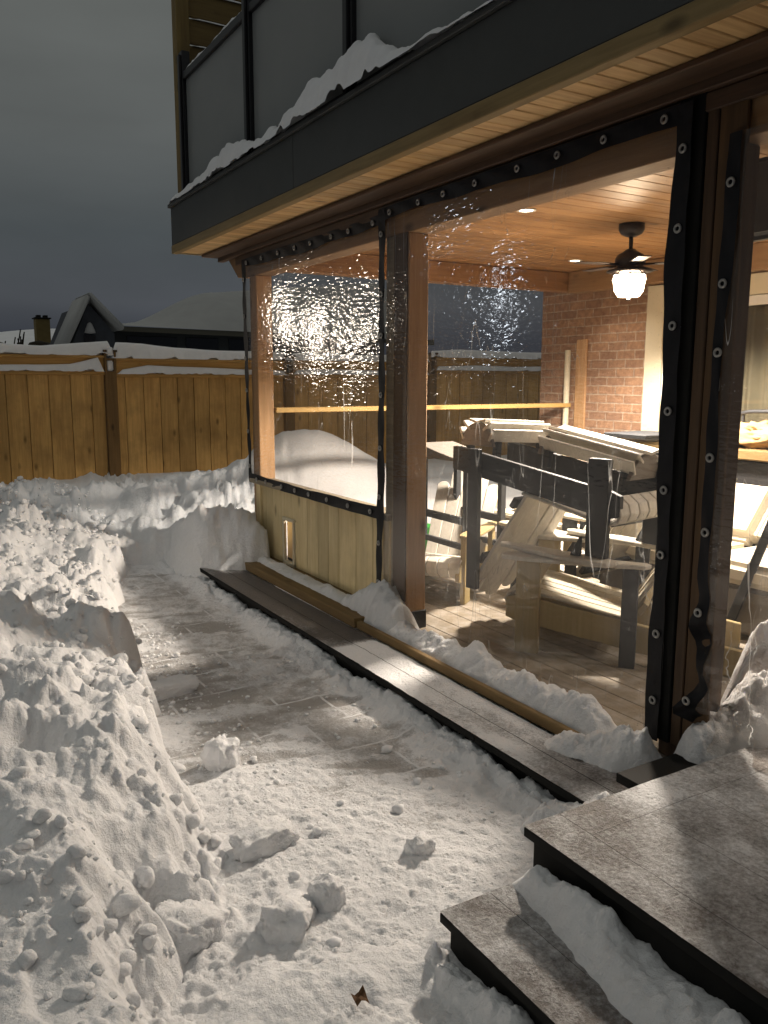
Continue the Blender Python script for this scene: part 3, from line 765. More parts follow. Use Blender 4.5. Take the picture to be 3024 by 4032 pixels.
# ------------------------------------------------------------------ vinyl panels
def vx(y, z, seed, amp=.012):
    return amp*math.sin(y*2.1+seed)*math.sin(z*1.7+seed*.7) + amp*.14*math.sin(y*7+z*3+seed) + amp*.07*math.sin(z*13+y*5+seed*2)
def vinyl_panel(label, y0, y1, z0, z1, x, hems, seed, hw=.075, crumple=False, gs=.27, hr=None):
    hr = hr or hw
    e = empty('vinyl_panel', (x, (y0+y1)/2, z0), label, 'vinyl panel', None)
    ny = 60; nz = 80
    def pt(y, z):
        xx = x+vx(y, z, seed)*(1-.0)
        yy = y
        if crumple and z < z0+.7:
            k = (z0+.7-z)/.7; xx += k*.05*math.sin(y*31+z*19)+k*.04*math.sin(z*37+y*8); yy += k*.03*math.sin(z*21)
        return Vector((xx, yy, z))
    MB().grid([[pt(y0+(y1-y0)*i/ny, z0+(z1-z0)*j/nz) for j in range(nz+1)] for i in range(ny+1)]).build('clear_sheet', M['vinyl_crumpled' if crumple else 'vinyl'], e, smooth=True)
    for h in hems:
        wv = lambda t: .009*math.sin(t*3.1+seed)+.006*math.sin(t*8.7+seed*2)
        n = 70; P = []
        L = (z1-z0) if h in 'lr' else (y1-y0)
        rows = []
        for i in range(n+1):
            t = i/n
            row = []
            for j in range(5):
                s = j/4
                if h == 'l': y = y1-hw*s+(wv(t*L) if j == 4 else 0); z = z0+t*L
                elif h == 'r': y = y0+hr*s+(wv(t*L) if j == 4 else 0); z = z0+t*L
                elif h == 't': z = z1-hw*s+(wv(t*L) if j == 4 else 0); y = y0+t*L
                else: z = z0+hw*s+(.4*wv(t*L) if j == 4 else 0); y = y0+t*L
                q = pt(y, z); q.x -= .006+.003*math.sin(t*L*23+j); row.append(q)
            rows.append(row)
        hm = MB().grid(rows).build('hem', M['hem'], e, smooth=True)
        k = max(2, int(L/gs)); 
        for i in range(k):
            t = (i+.5)/k + random.uniform(-.02, .02)
            if h == 'l': y, z = y1-hw*.5, z0+t*L
            elif h == 'r': y, z = y0+hr-.04, z0+t*L
            elif h == 't': y, z = y0+t*L, z1-hw*.5
            else: y, z = y0+t*L, z0+hw*.5
            q = pt(y, z); q.x -= .013
            MB().torus(q, (1, 0, 0), 0.0125, .005, 14, 6).build('grommet', M['ring'], hm, smooth=True)
    return e
vinyl_panel('far clear vinyl panel above the pine knee wall', 4.24, 6.40, .765, 2.54, 2.50, 'ltb', 1.0, .07)
vinyl_panel('large clear vinyl panel reaching down to the snow between two posts', 2.07, 4.255, .2, 2.565, 2.488, 'lrt', 2.3, .07, False, .27, .07)
vinyl_panel('near clear vinyl panel at the right with crumpled lower edge', .2, 1.925, .28, 2.42, 2.49, 'l', 4.1, .05, True)

# ------------------------------------------------------------------ balcony railing
def rail_post(y, label):
    e = empty('railing_post', (2.2, y, 3.03), label, 'railing post', 'dark metal posts of the balcony railing')
    MB().box(2.17, 2.235, y-.04, y+.04, 3.02, 4.15).build('tube', M['metal'], e, .004)
    MB().box(2.15, 2.169, y-.022, y+.022, 3.02, 4.12).build('channel', M['metal'], e, .003)
    return e
rail_post(5.42, 'far dark metal railing post between frosted glass panels')
rail_post(4.03, 'dark metal railing post standing in the big snow pile')
rail_post(6.81, 'slim dark metal railing post against the wooden screen post'); rail_post(2.6, 'near dark metal railing post above the fascia')
def glass_panel(y0, y1, label):
    e = empty('glass_panel', (2.2, (y0+y1)/2, 3.1), label, 'glass panel', 'frosted glass panels of the balcony')
    MB().box(2.196, 2.206, y0, y1, 3.1, 3.93).build('pane', M['frost'], e)
    MB().box(2.18, 2.222, y0, y1, 3.06, 3.098).build('bottom_rail', M['metal'], e)
    MB().box(2.17, 2.232, y0, y1, 3.932, 3.985).build('top_rail', M['metal'], e, .004)
glass_panel(5.47, 6.76, 'small far frosted glass balcony panel beside the wooden post')
glass_panel(4.08, 5.37, 'frosted glass balcony panel between the two dark posts')
glass_panel(2.65, 3.98, 'near frosted glass balcony panel at the top edge')
heap('snow_ridge', [(2.20, 6.74, 3.986), (2.20, 5.47, 3.986)], [.03]*6, [.02, .03, .012, .02, .03, .01], 'thin snow line on the sloping top rail of the balcony', 21, 80, 10, rough=.4)
pv = empty('privacy_screen', (3, 6.55, 3.03), 'wooden slat privacy screen with snowy ledges at the balcony end', 'privacy screen')
MB().box(2.165, 2.27, 6.86, 6.98, 3.02, 5.6).build('post', wood('privacy_post_wood', (.21, .15, .05), (.13, .085, .03), 'z', .7), pv, .005)
pb = MB(); ps = []
z = 3.06; k = 0
while z < 5.5:
    pb.box(2.275, 5.2, 6.90, 6.93, z, z+.185); ps.append(z+.185); z += .2
pb.build('slats', M['privacy'], pv, .004)
for k, z in enumerate(ps):
    heap('ledge_snow', [(2.3, 6.897, z), (3.2, 6.897, z), (4.2, 6.897, z)], [.012]*3, [.012]*3, None, k, 60, 5, rough=.1, mat='snow_soft', parent=pv)
heap('snow_drift', [(2.145, 7.0, 3.03), (2.145, 2.2, 3.03)],
     [.06, .06, .07, .07, .07, .09, .09, .08, .06, .06], [.05, .06, .07, .09, .11, .15, .19, .15, .08, .07, .09, .13, .18, .2, .22, .25, .12, .05, .04, .03, .03, .03, .03], 'grey snow drift along the outer edge of the balcony', 24, 420, 22, 'snow drift', rough=.35, mat='snow_soft')

# ------------------------------------------------------------------ lights in ceiling
def pot(x, y, label, power=60, ang=125):
    e = empty('pot_light', (x, y, 2.64), label, 'ceiling light', 'recessed ceiling lights of the porch')
    MB().lathe([(.042, -.001), (.06, -.001), (.062, -.006), (.05, -.010), (.042, -.006)], (x, y, 2.64)).build('trim_ring', M['white'], e, smooth=True)
    MB().lathe([(.0005, -.004), (.041, -.004)], (x, y, 2.64)).build('lens', M['led'], e)
    L = bpy.data.lights.new('pot_lamp', 'SPOT'); L.energy = power; L.spot_size = R(ang); L.spot_blend = .8; L.shadow_soft_size = .03 if ang < 130 else .12
    L.color = (1, .91, .79)
    lo = bpy.data.objects.new('pot_lamp', L); lo.location = (0, 0, -.015); COL.objects.link(lo); lo.parent = e
POT = 70
pot(3.46, 4.11, 'recessed ceiling light shining near the middle of the porch ceiling', POT)
pot(5.24, 5.55, 'small recessed ceiling light left of the fan lamp', POT)
pot(4.4, 1.3, 'recessed ceiling light over the near bay hidden behind the corner post', 150, 150)
pot(5.0, 2.3, 'recessed ceiling light over the sofa hidden behind the corner post', 160, 150)

fan = empty('ceiling_fan', (4.37, 4.1, 2.64), 'dark bronze ceiling fan with glowing glass lamp', 'ceiling fan')
fx, fy = 4.37, 4.1
MB().lathe([(.001, 2.64), (.085, 2.638), (.085, 2.60), (.07, 2.575), (.03, 2.555), (.001, 2.553)], (fx, fy, 0)).build('canopy', M['bronze'], fan, smooth=True)
MB().tube([(fx, fy, 2.56), (fx, fy, 2.46)], .014, 12).build('downrod', M['bronze'], fan, smooth=True)
MB().lathe([(.001, 2.478), (.03, 2.475), (.055, 2.455), (.085, 2.44), (.10, 2.415), (.10, 2.385), (.085, 2.365), (.10, 2.355), (.11, 2.345), (.001, 2.343)], (fx, fy, 0)).build('motor', M['bronze'], fan, smooth=True)
for k in range(5):
    a = R(20+72*k); d = Vector((math.cos(a), math.sin(a), 0))
    pth = Vector((fx, fy, 2.375))
    bl = MB().bar(pth+d*.16, pth+d*.40, .085, .007).build('blade', M['bronze'], fan, .003)
    MB().bar(pth+d*.08, pth+d*.18, .025, .012).build('blade_iron', M['bronze'], bl)
sh = MB()
sh.lathe([(.07, 2.327), (.1, 2.31), (.108, 2.28), (.095, 2.2), (.07, 2.165), (.001, 2.16)], (fx, fy, 0))
MB().lathe([(.001, 2.343), (.15, 2.338), (.155, 2.328), (.001, 2.33)], (fx, fy, 0)).build('fitter', M['bronze'], fan, smooth=True)
sh.build('glass_shade', M['shade'], fan, smooth=True)
cg_ = MB()
for k in range(8):
    a = 2*math.pi*k/8
    cg_.tube([(fx+.078*math.cos(a), fy+.078*math.sin(a), 2.34), (fx+.11*math.cos(a), fy+.11*math.sin(a), 2.31), (fx+.115*math.cos(a), fy+.115*math.sin(a), 2.27)], .004, 6)
cg_.torus((fx, fy, 2.31), (0, 0, 1), .109, .005, 20, 6)
cg_.build('shade_cage', M['bronze'], fan, smooth=True)
MB().lathe([(.001, 2.158), (.012, 2.155), (.012, 2.14), (.001, 2.135)], (fx, fy, 0)).build('finial', M['bronze'], fan, smooth=True)
L = bpy.data.lights.new('fan_glow', 'POINT'); L.energy = 45; L.shadow_soft_size = .06; L.color = (1, .84, .6)
lo = bpy.data.objects.new('fan_glow', L); lo.location = (0, 0, -.42); COL.objects.link(lo); lo.parent = fan
L = bpy.data.lights.new('fan_lamp', 'SPOT'); L.energy = 1650; L.spot_size = R(160); L.spot_blend = .3; L.shadow_soft_size = .11; L.color = (1, .915, .8)
lo = bpy.data.objects.new('fan_lamp', L); lo.location = (0, 0, -.40); COL.objects.link(lo); lo.parent = fan

# unseen spots added beyond the fence to make the glints in the vinyl
for (p, aim, e_, ang, c_) in (((-5.0, 19.6, 2.9), (2.5, 5.1, 1.75), 430, 7, (1, .86, .7)), ((-7.0, 15.8, 3.5), (2.5, 3.35, 2.0), 150, 6, (.85, .92, 1))):
    L = bpy.data.lights.new('glint_spot', 'SPOT'); L.energy = e_; L.shadow_soft_size = .3; L.color = c_; L.spot_size = R(ang); L.spot_blend = .6
    lo = bpy.data.objects.new('glint_spot', L); lo.location = p; COL.objects.link(lo)
    lo.rotation_euler = (Vector(aim)-Vector(p)).to_track_quat('-Z', 'Y').to_euler()

# ------------------------------------------------------------------ fence and neighbours
def fence(x0, x1, dz, label, bw_=.245, first=None):
    e = empty('cedar_fence', ((x0+x1)/2, 11, .2), label, 'fence panel', 'cedar fence panels along the yard')
    b = MB(); x = x0+.07
    if first: b.box(x, x+first, 10.985+.01, 11.015, .0, 1.655+dz); x += first+.006
    while x < x1-.075:
        w_ = min(bw_*random.uniform(.94, 1.06), x1-.07-x)
        b.box(x, x+w_-.008, 10.99+random.uniform(0, .006), 11.015, .0, 1.655+dz); x += w_
    b.box(x0+.08, x1-.08, 11.018, 11.022, 0, 1.655+dz)
    b.build('boards', M['fence'], e, .003)
    r = MB(); r.box(x0+.07, x1-.07, 10.955, 11.045, 1.656+dz, 1.70+dz); r.build('lower_rail', M['fence_x'], e, .004)
    r = MB(); r.box(x0+.07, x1-.07, 10.99, 11.012, 1.702+dz, 1.865+dz); r.build('upper_board', M['fence_x'], e, .003)
    r = MB(); r.box(x0+.07, x1-.07, 10.95, 11.05, 1.866+dz, 1.90+dz); r.build('top_rail', M['fence_x'], e, .004)
    return e
def fpost(x, z1, label):
    e = empty('fence_post', (x, 11, .2), label, 'fence post', 'cedar fence posts')
    b = MB().box(x-.072, x+.072, 10.93, 11.07, 0, 1.70); b.build('timber', M['fence_post'], e, .005)
    b = MB().box(x-.072, x-.045, 10.93, 11.07, 1.702, z1).box(x+.045, x+.072, 10.93, 11.07, 1.702, z1).box(x-.044, x+.044, 10.95, 11.05, z1-.10, z1-.075)
    b.build('post_top', M['fence_post'], e, .003)
    MB().box(x-.088, x-.04, 10.92, 11.08, z1+.001, z1+.03).box(x+.04, x+.088, 10.92, 11.08, z1+.001, z1+.03).build('cap', M['postdark'], e, .003)
    return e
fence(-.1, 2.44, 0, 'left cedar fence panel, snow capped, left of the open post'); fence(2.44, 4.93, -.03, 'cedar fence panel between the open post and the porch corner', .225, .11)
fence(-2.6, -.1, .02, 'cedar fence panel outside the left edge'); fence(4.93, 7.4, -.02, 'cedar fence panel seen through the middle vinyl'); fence(7.4, 9.9, .06, 'higher cedar fence panel beside the brick wall')
fpost(2.44, 1.94, 'fence post with open snow-filled top left of the porch'); fpost(-.1, 1.94, 'fence post at the left edge'); fpost(4.93, 1.92, 'fence post seen through the far vinyl panel'); fpost(7.4, 2.0, 'fence post seen through the middle vinyl panel')
def capsnow(x0, x1, z, h, label, seed, yy=11.0, w_=.075):
    n = 14
    heap('fence_snow', [(x0, yy, z), (x1, yy, z)], [w_]*3, h, label, seed, 140, 14, 'snow cap', rough=.0, mat='snow_soft')
capsnow(-.1, 2.5, 1.90, [.13, .13, .14, .13, .11, .15, .19], 'smooth thick snow cap on the left fence panel', 31)
capsnow(2.46, 4.95, 1.87, [.19, .18, .14, .13, .12, .13, .12], 'smooth thick snow cap on the fence panel nearest the porch', 33)
capsnow(-.1, 2.36, 1.70, [.07, .07, .07, .07, .08, .10, .2], 'snow on the lower rail of the left fence panel', 35, 10.955, .04)
capsnow(2.52, 4.9, 1.67, [.05, .12, .10, .09, .08, .07, .06], 'snow on the lower rail of the fence panel nearest the porch', 37, 10.955, .04)
capsnow(4.95, 7.35, 1.88, [.1, .12, .1, .12, .12], 'snow cap on the fence panel behind the middle vinyl', 39)
capsnow(4.99, 7.33, 1.68, [.06, .08, .07, .08], 'lower rail snow on the fence panel behind the middle vinyl', 41, 10.955, .04)
capsnow(7.35, 9.8, 1.96, [.1, .14, .12, .12, .12], 'snow cap on the higher fence panel beside the brick wall', 43)
capsnow(7.45, 9.8, 1.76, [.06, .08, .07, .08], 'lower rail snow on the higher fence panel', 45, 10.955, .04)
MB().box(2.398, 2.482, 10.952, 11.045, 1.705, 1.835).build('snow_block', M['snow_soft'], None, .012, seg=2)
tag(bpy.data.objects['snow_block.007'] if 'snow_block.007' in bpy.data.objects else bpy.data.objects['snow_block'], 'square snow plug inside the open top of the fence post', 'snow chunk')
chunk('snow_block', (2.44, 10.99, 1.95), (.05, .07, .06), 'round snow knob sitting on the open fence post', 0, 3, .4, None, .08, 'snow_soft')

NY = 24
nb = empty('neighbour_house', (5, NY, 0), 'dark neighbouring house with snowy roof and pointed gable beyond the fence', 'house')
hm = plain('neighbour_wall', (.03, .033, .035), .7, .2, noise=.3, nscale=3)
k = NY/22.
def q(px, pz): return (px*k, 1.6+(pz-1.6)*k)
MB().box(5.0*k, 14, NY, NY+8, 0, q(0, 2.84)[1]).build('wall', hm, nb)
wn = MB()
for a in (5.35, 6.9, 8.1): wn.box(a*k, (a+1.3 if a < 6 else a+.9)*k, NY-.03, NY-.005, 2.1, q(0, 2.7)[1])
wn.build('windows', plain('dark_window', (.008, .009, .011), .15, .5), nb)
ev = MB(); (xa, za), (xb_, zb) = q(4.95, 2.93), q(9.2, 2.86)
ev.add([(xa, NY-.35, za-.13), (xb_+6, NY-.35, zb-.2), (xb_+6, NY-.35, zb-.02), (xa, NY-.35, za), (xa, NY-.2, za-.13), (xb_+6, NY-.2, zb-.2), (xb_+6, NY-.2, zb-.02), (xa, NY-.2, za)], [(0,1,2,3),(4,5,6,7),(0,1,5,4),(3,2,6,7),(0,3,7,4),(1,2,6,5)])
ev.build('eave', plain('eave_board', (.07, .066, .05), .6), nb)
# roof snow surface: eave line to curved ridge
rows = []
xs = np.linspace(4.9, 14, 60)
for v in np.linspace(0, 1, 14):
    row = []
    for x in xs:
        top = 2.93+(.03 if x < 6 else 0)+ .95*float(sm(5.6, 8.6, np.array(x))) + .1*max(0, x-8.6)
        z0 = 2.95-.016*(x-5)
        X, Zt = q(x, top); _, Z0 = q(x, z0)
        row.append((X, NY-.38+3.2*v, Z0+(Zt*1.0+ (Zt-1.6)*3.2/NY - Z0)*math.sin(v*math.pi/2)**.85))
    rows.append(row)
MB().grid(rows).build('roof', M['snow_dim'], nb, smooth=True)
pk = q(4.27, 3.52); pl = q(3.75, 2.45); pr = q(4.95, 2.80)
g = MB().prism([(pl[0]+.12, 1.0), (pr[0]-.1, 1.0), (pr[0]-.1, pr[1]-.1), (pk[0], pk[1]-.12), (pl[0]+.12, pl[1])], 'y', NY-.9, NY+3)
g.build('gable_wall', plain('gable_siding', (.05, .055, .065), .8, .2, noise=.5, nscale=4), nb)
rs = MB()
for a, b in ((pl, pk), (pk, pr)):
    a = Vector((a[0], 0, a[1])); b = Vector((b[0], 0, b[1])); d = (b-a).normalized(); nrm = Vector((-d.z, 0, d.x))
    ps_ = [a-d*.12, b+d*.05, b+d*.02+nrm*.13, a-d*.1+nrm*.11]
    rs.prism([(p.x, p.z) for p in ps_], 'y', NY-1.25, NY+.6)
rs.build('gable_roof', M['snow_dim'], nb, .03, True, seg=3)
ow = MB(); ow.box(pk[0]-.16, pk[0]+.13, NY-.96, NY-.91, 2.2, 2.75); ow.build('gable_window', plain('gable_window_dark', (.01, .01, .012), .2, .5), nb)
MB().lathe([(.02, .32), (.06, .28), (.13, .1), (.14, .05), (.001, .03)], (pk[0]-.03, NY-1.1, 2.75)).build('wall_lantern', plain('pale_lantern', (.3, .3, .3), .6), nb, smooth=True)

FY = 34; kk = FY/22.
fh = empty('far_house', (3, FY, 0), 'distant snow covered roof with chimney at the left edge', 'house')
rows = []
for v in np.linspace(0, 1, 6):
    rows.append([(x*kk, FY+4*v, 1.6+(2.55-1.6+.34*math.sin(min(1, max(0, (x-1.5)/3.0))*math.pi/2))*kk*(.55+.45*v**.6)+.15*v) for x in np.linspace(.5, 5.5, 24)])
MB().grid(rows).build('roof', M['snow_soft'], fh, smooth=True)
MB().box(.5*kk, 5.5*kk, FY+.1, FY+3.5, 0, 1.6+.45*kk).build('wall', hm, fh)
cx0 = 3.14*kk; cx1 = 3.46*kk
ch = MB().box(cx0, cx1, FY-.5, FY+.1, 1.6, 1.6+1.44*kk).build('chimney', plain('ochre_chimney', (.16, .12, .05), .8, .1, noise=.3, nscale=6), fh, .02)
MB().box(cx0-.05, cx1+.05, FY-.55, FY+.15, 1.6+1.44*kk+.002, 1.6+1.47*kk).box(cx0+.05, cx0+.2, FY-.4, FY-.1, 1.6+1.472*kk, 1.6+1.53*kk).box(cx1-.2, cx1-.05, FY-.4, FY-.1, 1.6+1.472*kk, 1.6+1.53*kk).build('chimney_cap', M['stairdark'], ch, .01)
bh = MB()
for i in range(26):
    x = .4+2.2*random.random(); bh.tube([(x*kk, FY-3, 2.4), ((x+random.uniform(-.12, .12))*kk, FY-3, 2.75+random.random()*.55)], .02, 4)
for i in range(7):
    x = .5+2.8*random.random()
    bh.lathe([(.001, .3), (.3, .22), (.45, .0), (.3, -.4)], (x*kk, FY-3, 2.5+random.random()*.15), 8)
bh.build('shrub', plain('bare_shrub', (.03, .026, .018), .9, .1), None)
tag(bpy.data.objects['shrub'], 'dark bare shrubs behind the fence at the far left', 'shrub')
MB().tube([(1.12*kk, FY+6, 0), (1.12*kk, FY+6, 4.0)], .12, 8).build('utility_pole', M['stairdark'], None)
tag(bpy.data.objects['utility_pole'], 'thin dark pole at the far left horizon', 'pole')

# ------------------------------------------------------------------ back railing, furniture
MB().box(2.68, 5.89, 6.22, 6.32, 1.335, 1.375).build('back_rail', wood('yellow_rail', (.5, .33, .12), (.38, .24, .08), 'x', .6), None, .004)
tag(bpy.data.objects['back_rail'], 'yellow timber rail across the open far end of the porch', 'rail')

def rolled(n_sl, width, length, arc_r, arc, thick=.018):
    pass

def adirondack(name, label, mats, group='adirondack chairs stacked on the porch', sup=(-.2, .53), supm=None):
    """faces +x locally, seat centre at origin, upright"""
    e = empty(name, (0, 0, 0), label, 'chair', group)
    fr, sl, ar = mats
    for s in (-1, 1):
        y = s*.28
        MB().box(.27, .40, y-.02, y+.02, 0, .53).build('front_leg', M[fr], e, .004, local=True)
        MB().prism([(.46, .30), (.46, .19), (.40, .17), (-.70, 0), (-.75, 0), (-.75, .14), (.2, .29), (.38, .32)], 'y', y-s*.022-.018, y-s*.022+.018).build('side_rail', M[fr], e, .004, local=True)
        ya = s*.32
        poly = [(.46, ya-.05), (.48, ya), (.46, ya+.06), (.35, ya+.075), (.0, ya+.07), (-.27, ya+.04), (-.30, ya), (-.27, ya-.035), (.2, ya-.065), (.40, ya-.07)]
        MB().prism(poly, 'z', .531, .555).build('arm', M[ar], e, .005, local=True)
        MB().prism([(.20, .53), (.26, .53), (.26, .42)], 'y', ya+s*.0-.015, ya+.015).build('arm_bracket', M[fr], e, .003, local=True)
        MB().box(sup[0]-.04, sup[0]+.04, s*.32-.02, s*.32+.02, 0.0, sup[1]).build('rear_support', M[supm or fr], e, .003, local=True)
    st_ = MB()
    prof = [(.40, .20), (.455, .24), (.47, .29), (.45, .335), (.40, .355), (.30, .345), (.15, .315), (0, .285), (-.2, .25)]
    for i in range(6):
        y = (i-2.5)*.092
        up = [(x, z) for x, z in prof]; dn = [(x-.012 if k < 4 else x, z-.016 if k > 2 else z+.004) for k, (x, z) in enumerate(prof)][::-1]
        st_.prism(up+dn, 'y', y-.043, y+.043)
    st_.build('seat_slats', M[sl], e, .005, local=True)
    bk = MB()
    tilt = R(-33)
    for i in range(5):
        y = (i-2)*.102; L = .90-.06*abs(i-2)**1.7
        w0 = .0495; w1 = .0555
        rt = []
        for j in range(7):
            a = math.pi*j/6; rt.append((y*1.12+w1*math.cos(a), L-.03+.04*math.sin(a)))
        poly = [(y-w0, 0), (y+w0, 0)] + rt
        bowx = .006*(abs(i-2))
        m2 = MB().prism(poly, 'x', -.01+bowx, .01+bowx)
        m2.xf(Matrix.Translation((-.17, 0, .22)) @ Matrix.Rotation(tilt, 4, 'Y'))
        bk.add(m2.v, m2.f)
    bk.build('back_slats', M[sl], e, .004, local=True)
    bc = MB()
    for h in (.12, .56):
        m2 = MB().box(-.045, -.012, -.27, .27, h-.035, h+.035); m2.xf(Matrix.Translation((-.17, 0, .22)) @ Matrix.Rotation(tilt, 4, 'Y')); bc.add(m2.v, m2.f)
    bc.build('back_brace', M[fr], e, .004, local=True)
    return e
def place(e, loc, rz, flip=False, s=1.0, ry=0):
    e.location = loc; e.rotation_euler = ((math.pi if flip else 0), ry, rz); e.scale = (s, s, s)
A = adirondack('adirondack_chair', 'upright weathered adirondack chair with pale arm carrying the upturned chair', ('chair_tan', 'chair_beige', 'chair_white'), supm='chair_dark')
place(A, (3.32, 3.23, .126), math.atan2(.8, -.6))
Bc = adirondack('adirondack_chair', 'charcoal framed adirondack chair turned upside down on the upright one', ('chair_dark', 'chair_white', 'chair_white'), sup=(-.52, .86), supm='chair_dark')
place(Bc, (3.23, 3.33, 1.215), math.atan2(-.98, .18), True, .95)
D = adirondack('adirondack_chair', 'tan slatted adirondack chair behind, near the middle post', ('chair_tan', 'chair_white', 'chair_tan'))
place(D, (3.30, 4.68, .126), math.atan2(-.57, -.82), s=.86)
E2 = adirondack('adirondack_chair', 'cream slatted adirondack chair leaning back just left of the dark post', ('chair_dark', 'chair_white', 'chair_beige'))
place(E2, (3.93, 4.02, .126), math.atan2(1, -.1), s=.92)

def footrest(label, loc, rz, pitch, L=.62, mats=('chair_dark', 'chair_white')):
    e = empty('footrest', loc, label, 'footrest', 'slatted footrests on top of the stacked chairs')
    rot = Matrix.Rotation(rz, 4, 'Z') @ Matrix.Rotation(pitch, 4, 'Y')
    sl = MB()
    n = 6
    for i in range(n):
        a = math.pi*(.08+.84*(i+.5)/n); c = Vector((0, -.15*math.cos(a), .15*math.sin(a)))
        Mx = Matrix.Translation(c) @ Matrix.Rotation((a-math.pi/2)*1.0, 4, 'X')
        sl.box(-L/2, L/2, -.041, .041, -.008, .008, Mx)
    sl.xf(rot).build('slats', M[mats[1]], e, .003, local=True)
    for s in (-1, 1):
        poly = [(-.15, 0)]+[(-.14*math.cos(math.pi*j/10), .14*math.sin(math.pi*j/10)) for j in range(1, 10)]+[(.15, 0)]
        b = MB().prism(poly, 'x', s*(L/2-.02)-.012, s*(L/2-.02)+.012); b.xf(rot); b.build('end_board', M['greyfab'], e, .003, local=True)
    for sx in (-1, 1):
        for sy in (-1, 1):
            MB().box(sx*(L/2-.07)-.02, sx*(L/2-.07)+.02, sy*.12-.02, sy*.12+.02, -.07, .03).xf(rot).build('leg', M[mats[0]], e, .003, local=True)
    return e
footrest('rounded white slatted footrest lying left on the upturned chair', (3.24, 3.98, 1.20), R(4), R(3), .5)
footrest('rounded white slatted footrest lying right on top of the stacked chairs', (3.40, 3.36, 1.13), R(-82), R(9), .66)

# dark frame beside the middle post
fr_ = empty('upturned_stool', (3.45, 4.7, .44), 'dark open framed stool set upside down on the tan chair beside the middle post', 'stool')
for (x, y_) in ((3.3, 4.98), (3.3, 4.45), (3.6, 4.98), (3.6, 4.45)):
    MB().box(x-.022, x+.022, y_-.022, y_+.022, .44, 1.05).build('leg', M['chair_dark'], fr_, .003)
for x in (3.3, 3.6): MB().box(x-.015, x+.015, 4.475, 4.955, .62, .67).box(x-.015, x+.015, 4.475, 4.955, .445, .485).build('stretcher', M['chair_dark'], fr_, .003)
MB().prism([(4.42, 1.051), (5.04, 1.051), (5.04, 1.15), (4.75, 1.10)], 'x', 3.27, 3.6).build('seat', M['greyfab'], fr_, .004)

# low white table with cloths
tb = empty('coffee_table', (4.5, 5.0, .126), 'low white topped table in the middle of the porch', 'table')
MB().box(4.2, 4.9, 4.35, 5.35, .50, .54).build('top', M['cushion'], tb, .012, seg=2)
MB().box(4.27, 4.83, 4.45, 5.25, .126, .498).build('base', plain('wicker_brown', (.11, .08, .05), .8, .2, noise=.5, nscale=60, bump=.8), tb, .01)
chunk('folded_cloth', (4.45, 4.65, .60), (.2, .24, .08), None, .4, 21, .4, None, .2, 'cloth'); tag(bpy.data.objects['folded_cloth'], 'crumpled tan canvas lying on the white table', 'cloth')
chunk('folded_cloth', (4.5, 5.05, .57), (.2, .2, .045), None, .1, 23, .6, None, .15, 'cushion'); tag(bpy.data.objects['folded_cloth.001'], 'flat cream cushion lying on the white table behind the canvas', 'cushion')
# tan covered object by the brick wall
cv = empty('covered_furniture', (5.3, 4.8, .126), 'low furniture under a draped tan canvas cover by the brick wall', 'covered furniture')
def cover_mesh(x0, x1, y0, y1, z0, z1, seed, sag=.06):
    P = []
    n = 40
    cxx, cyy = (x0+x1)/2, (y0+y1)/2
    for i in range(n+1):
        row = []
        for j in range(n+1):
            u = (i/n*2-1)*1.6; v = (j/n*2-1)*1.6
            uu = max(-1, min(1, u)); vv = max(-1, min(1, v)); ov = max(abs(u), abs(v))-1
            z = z1-max(0, ov)/.6*(z1-z0)
            ff = .03*math.sin((u+v)*9+seed)*max(0, ov)/.6 + .02*math.sin(u*4-v*5+seed)
            x = cxx+uu*(x1-x0)/2*(1+.06*max(0, ov)) + ff; y_ = cyy+vv*(y1-y0)/2*(1+.06*max(0, ov)) + ff
            z += .03*math.sin(u*3.1+seed)*math.cos(v*2.3+seed*2) - sag*(u*u*.2)*(ov < 0)
            row.append((x, y_, z))
        P.append(row)
    return MB().grid(P)
cover_mesh(5.0, 5.6, 4.35, 5.25, .2, .95, 1.3).build('canvas_cover', M['cloth'], cv, smooth=True)
chunk('tarp', (5.35, 5.0, 1.0), (.16, .18, .05), None, .3, 31, .5, None, .2, 'greyfab'); tag(bpy.data.objects['tarp'], 'small grey blue cloth on top of the tan covered furniture', 'cloth')
# stand draped in canvas
sd = empty('pedestal_stand', (4.72, 4.22, .126), 'bronze pedestal stand with wide bowl top draped in tan cloth', 'stand')
MB().lathe([(.16, .126), (.16, .15), (.05, .2), (.035, .6), (.05, .75), (.03, .9), (.06, 1.05), (.17, 1.13), (.2, 1.17), (.001, 1.15)], (4.72, 4.22, 0)).build('pedestal', plain('aged_bronze', (.2, .14, .06), .5, .4), sd, smooth=True)
MB().box(4.5, 4.94, 4.0, 4.4, 1.19, 1.225).build('tray', M['chair_dark'], sd, .006)
# sofa
sf = empty('patio_sofa', (4.55, 3.3, .126), 'grey patio sofa with thick cream cushions behind the corner post', 'sofa')
MB().box(4.15, 4.95, 2.5, 4.05, .14, .42).build('base', M['greyfab'], sf, .02, seg=2)
MB().box(4.13, 4.72, 2.55, 3.25, .425, .56).build('seat_cushion', M['cushion'], sf, .04, seg=3)
MB().box(4.13, 4.72, 3.26, 4.0, .425, .56).build('seat_cushion', M['cushion'], sf, .04, seg=3)
for (a, b) in ((2.55, 3.25), (3.26, 4.0)):
    MB().box(-.09, .09, a, b, 0, .42, Matrix.Translation((4.74, 0, .55)) @ Matrix.Rotation(R(38), 4, 'Y')).build('back_cushion', M['cushion'], sf, .05, seg=3)
MB().bar((4.1, 2.95, .2), (4.2, 2.75, .95), .05, .05).build('umbrella_pole', M['chair_dark'], None, .004)
tag(bpy.data.objects['umbrella_pole'], 'dark slanting pole leaning by the sofa in the near bay', 'pole')
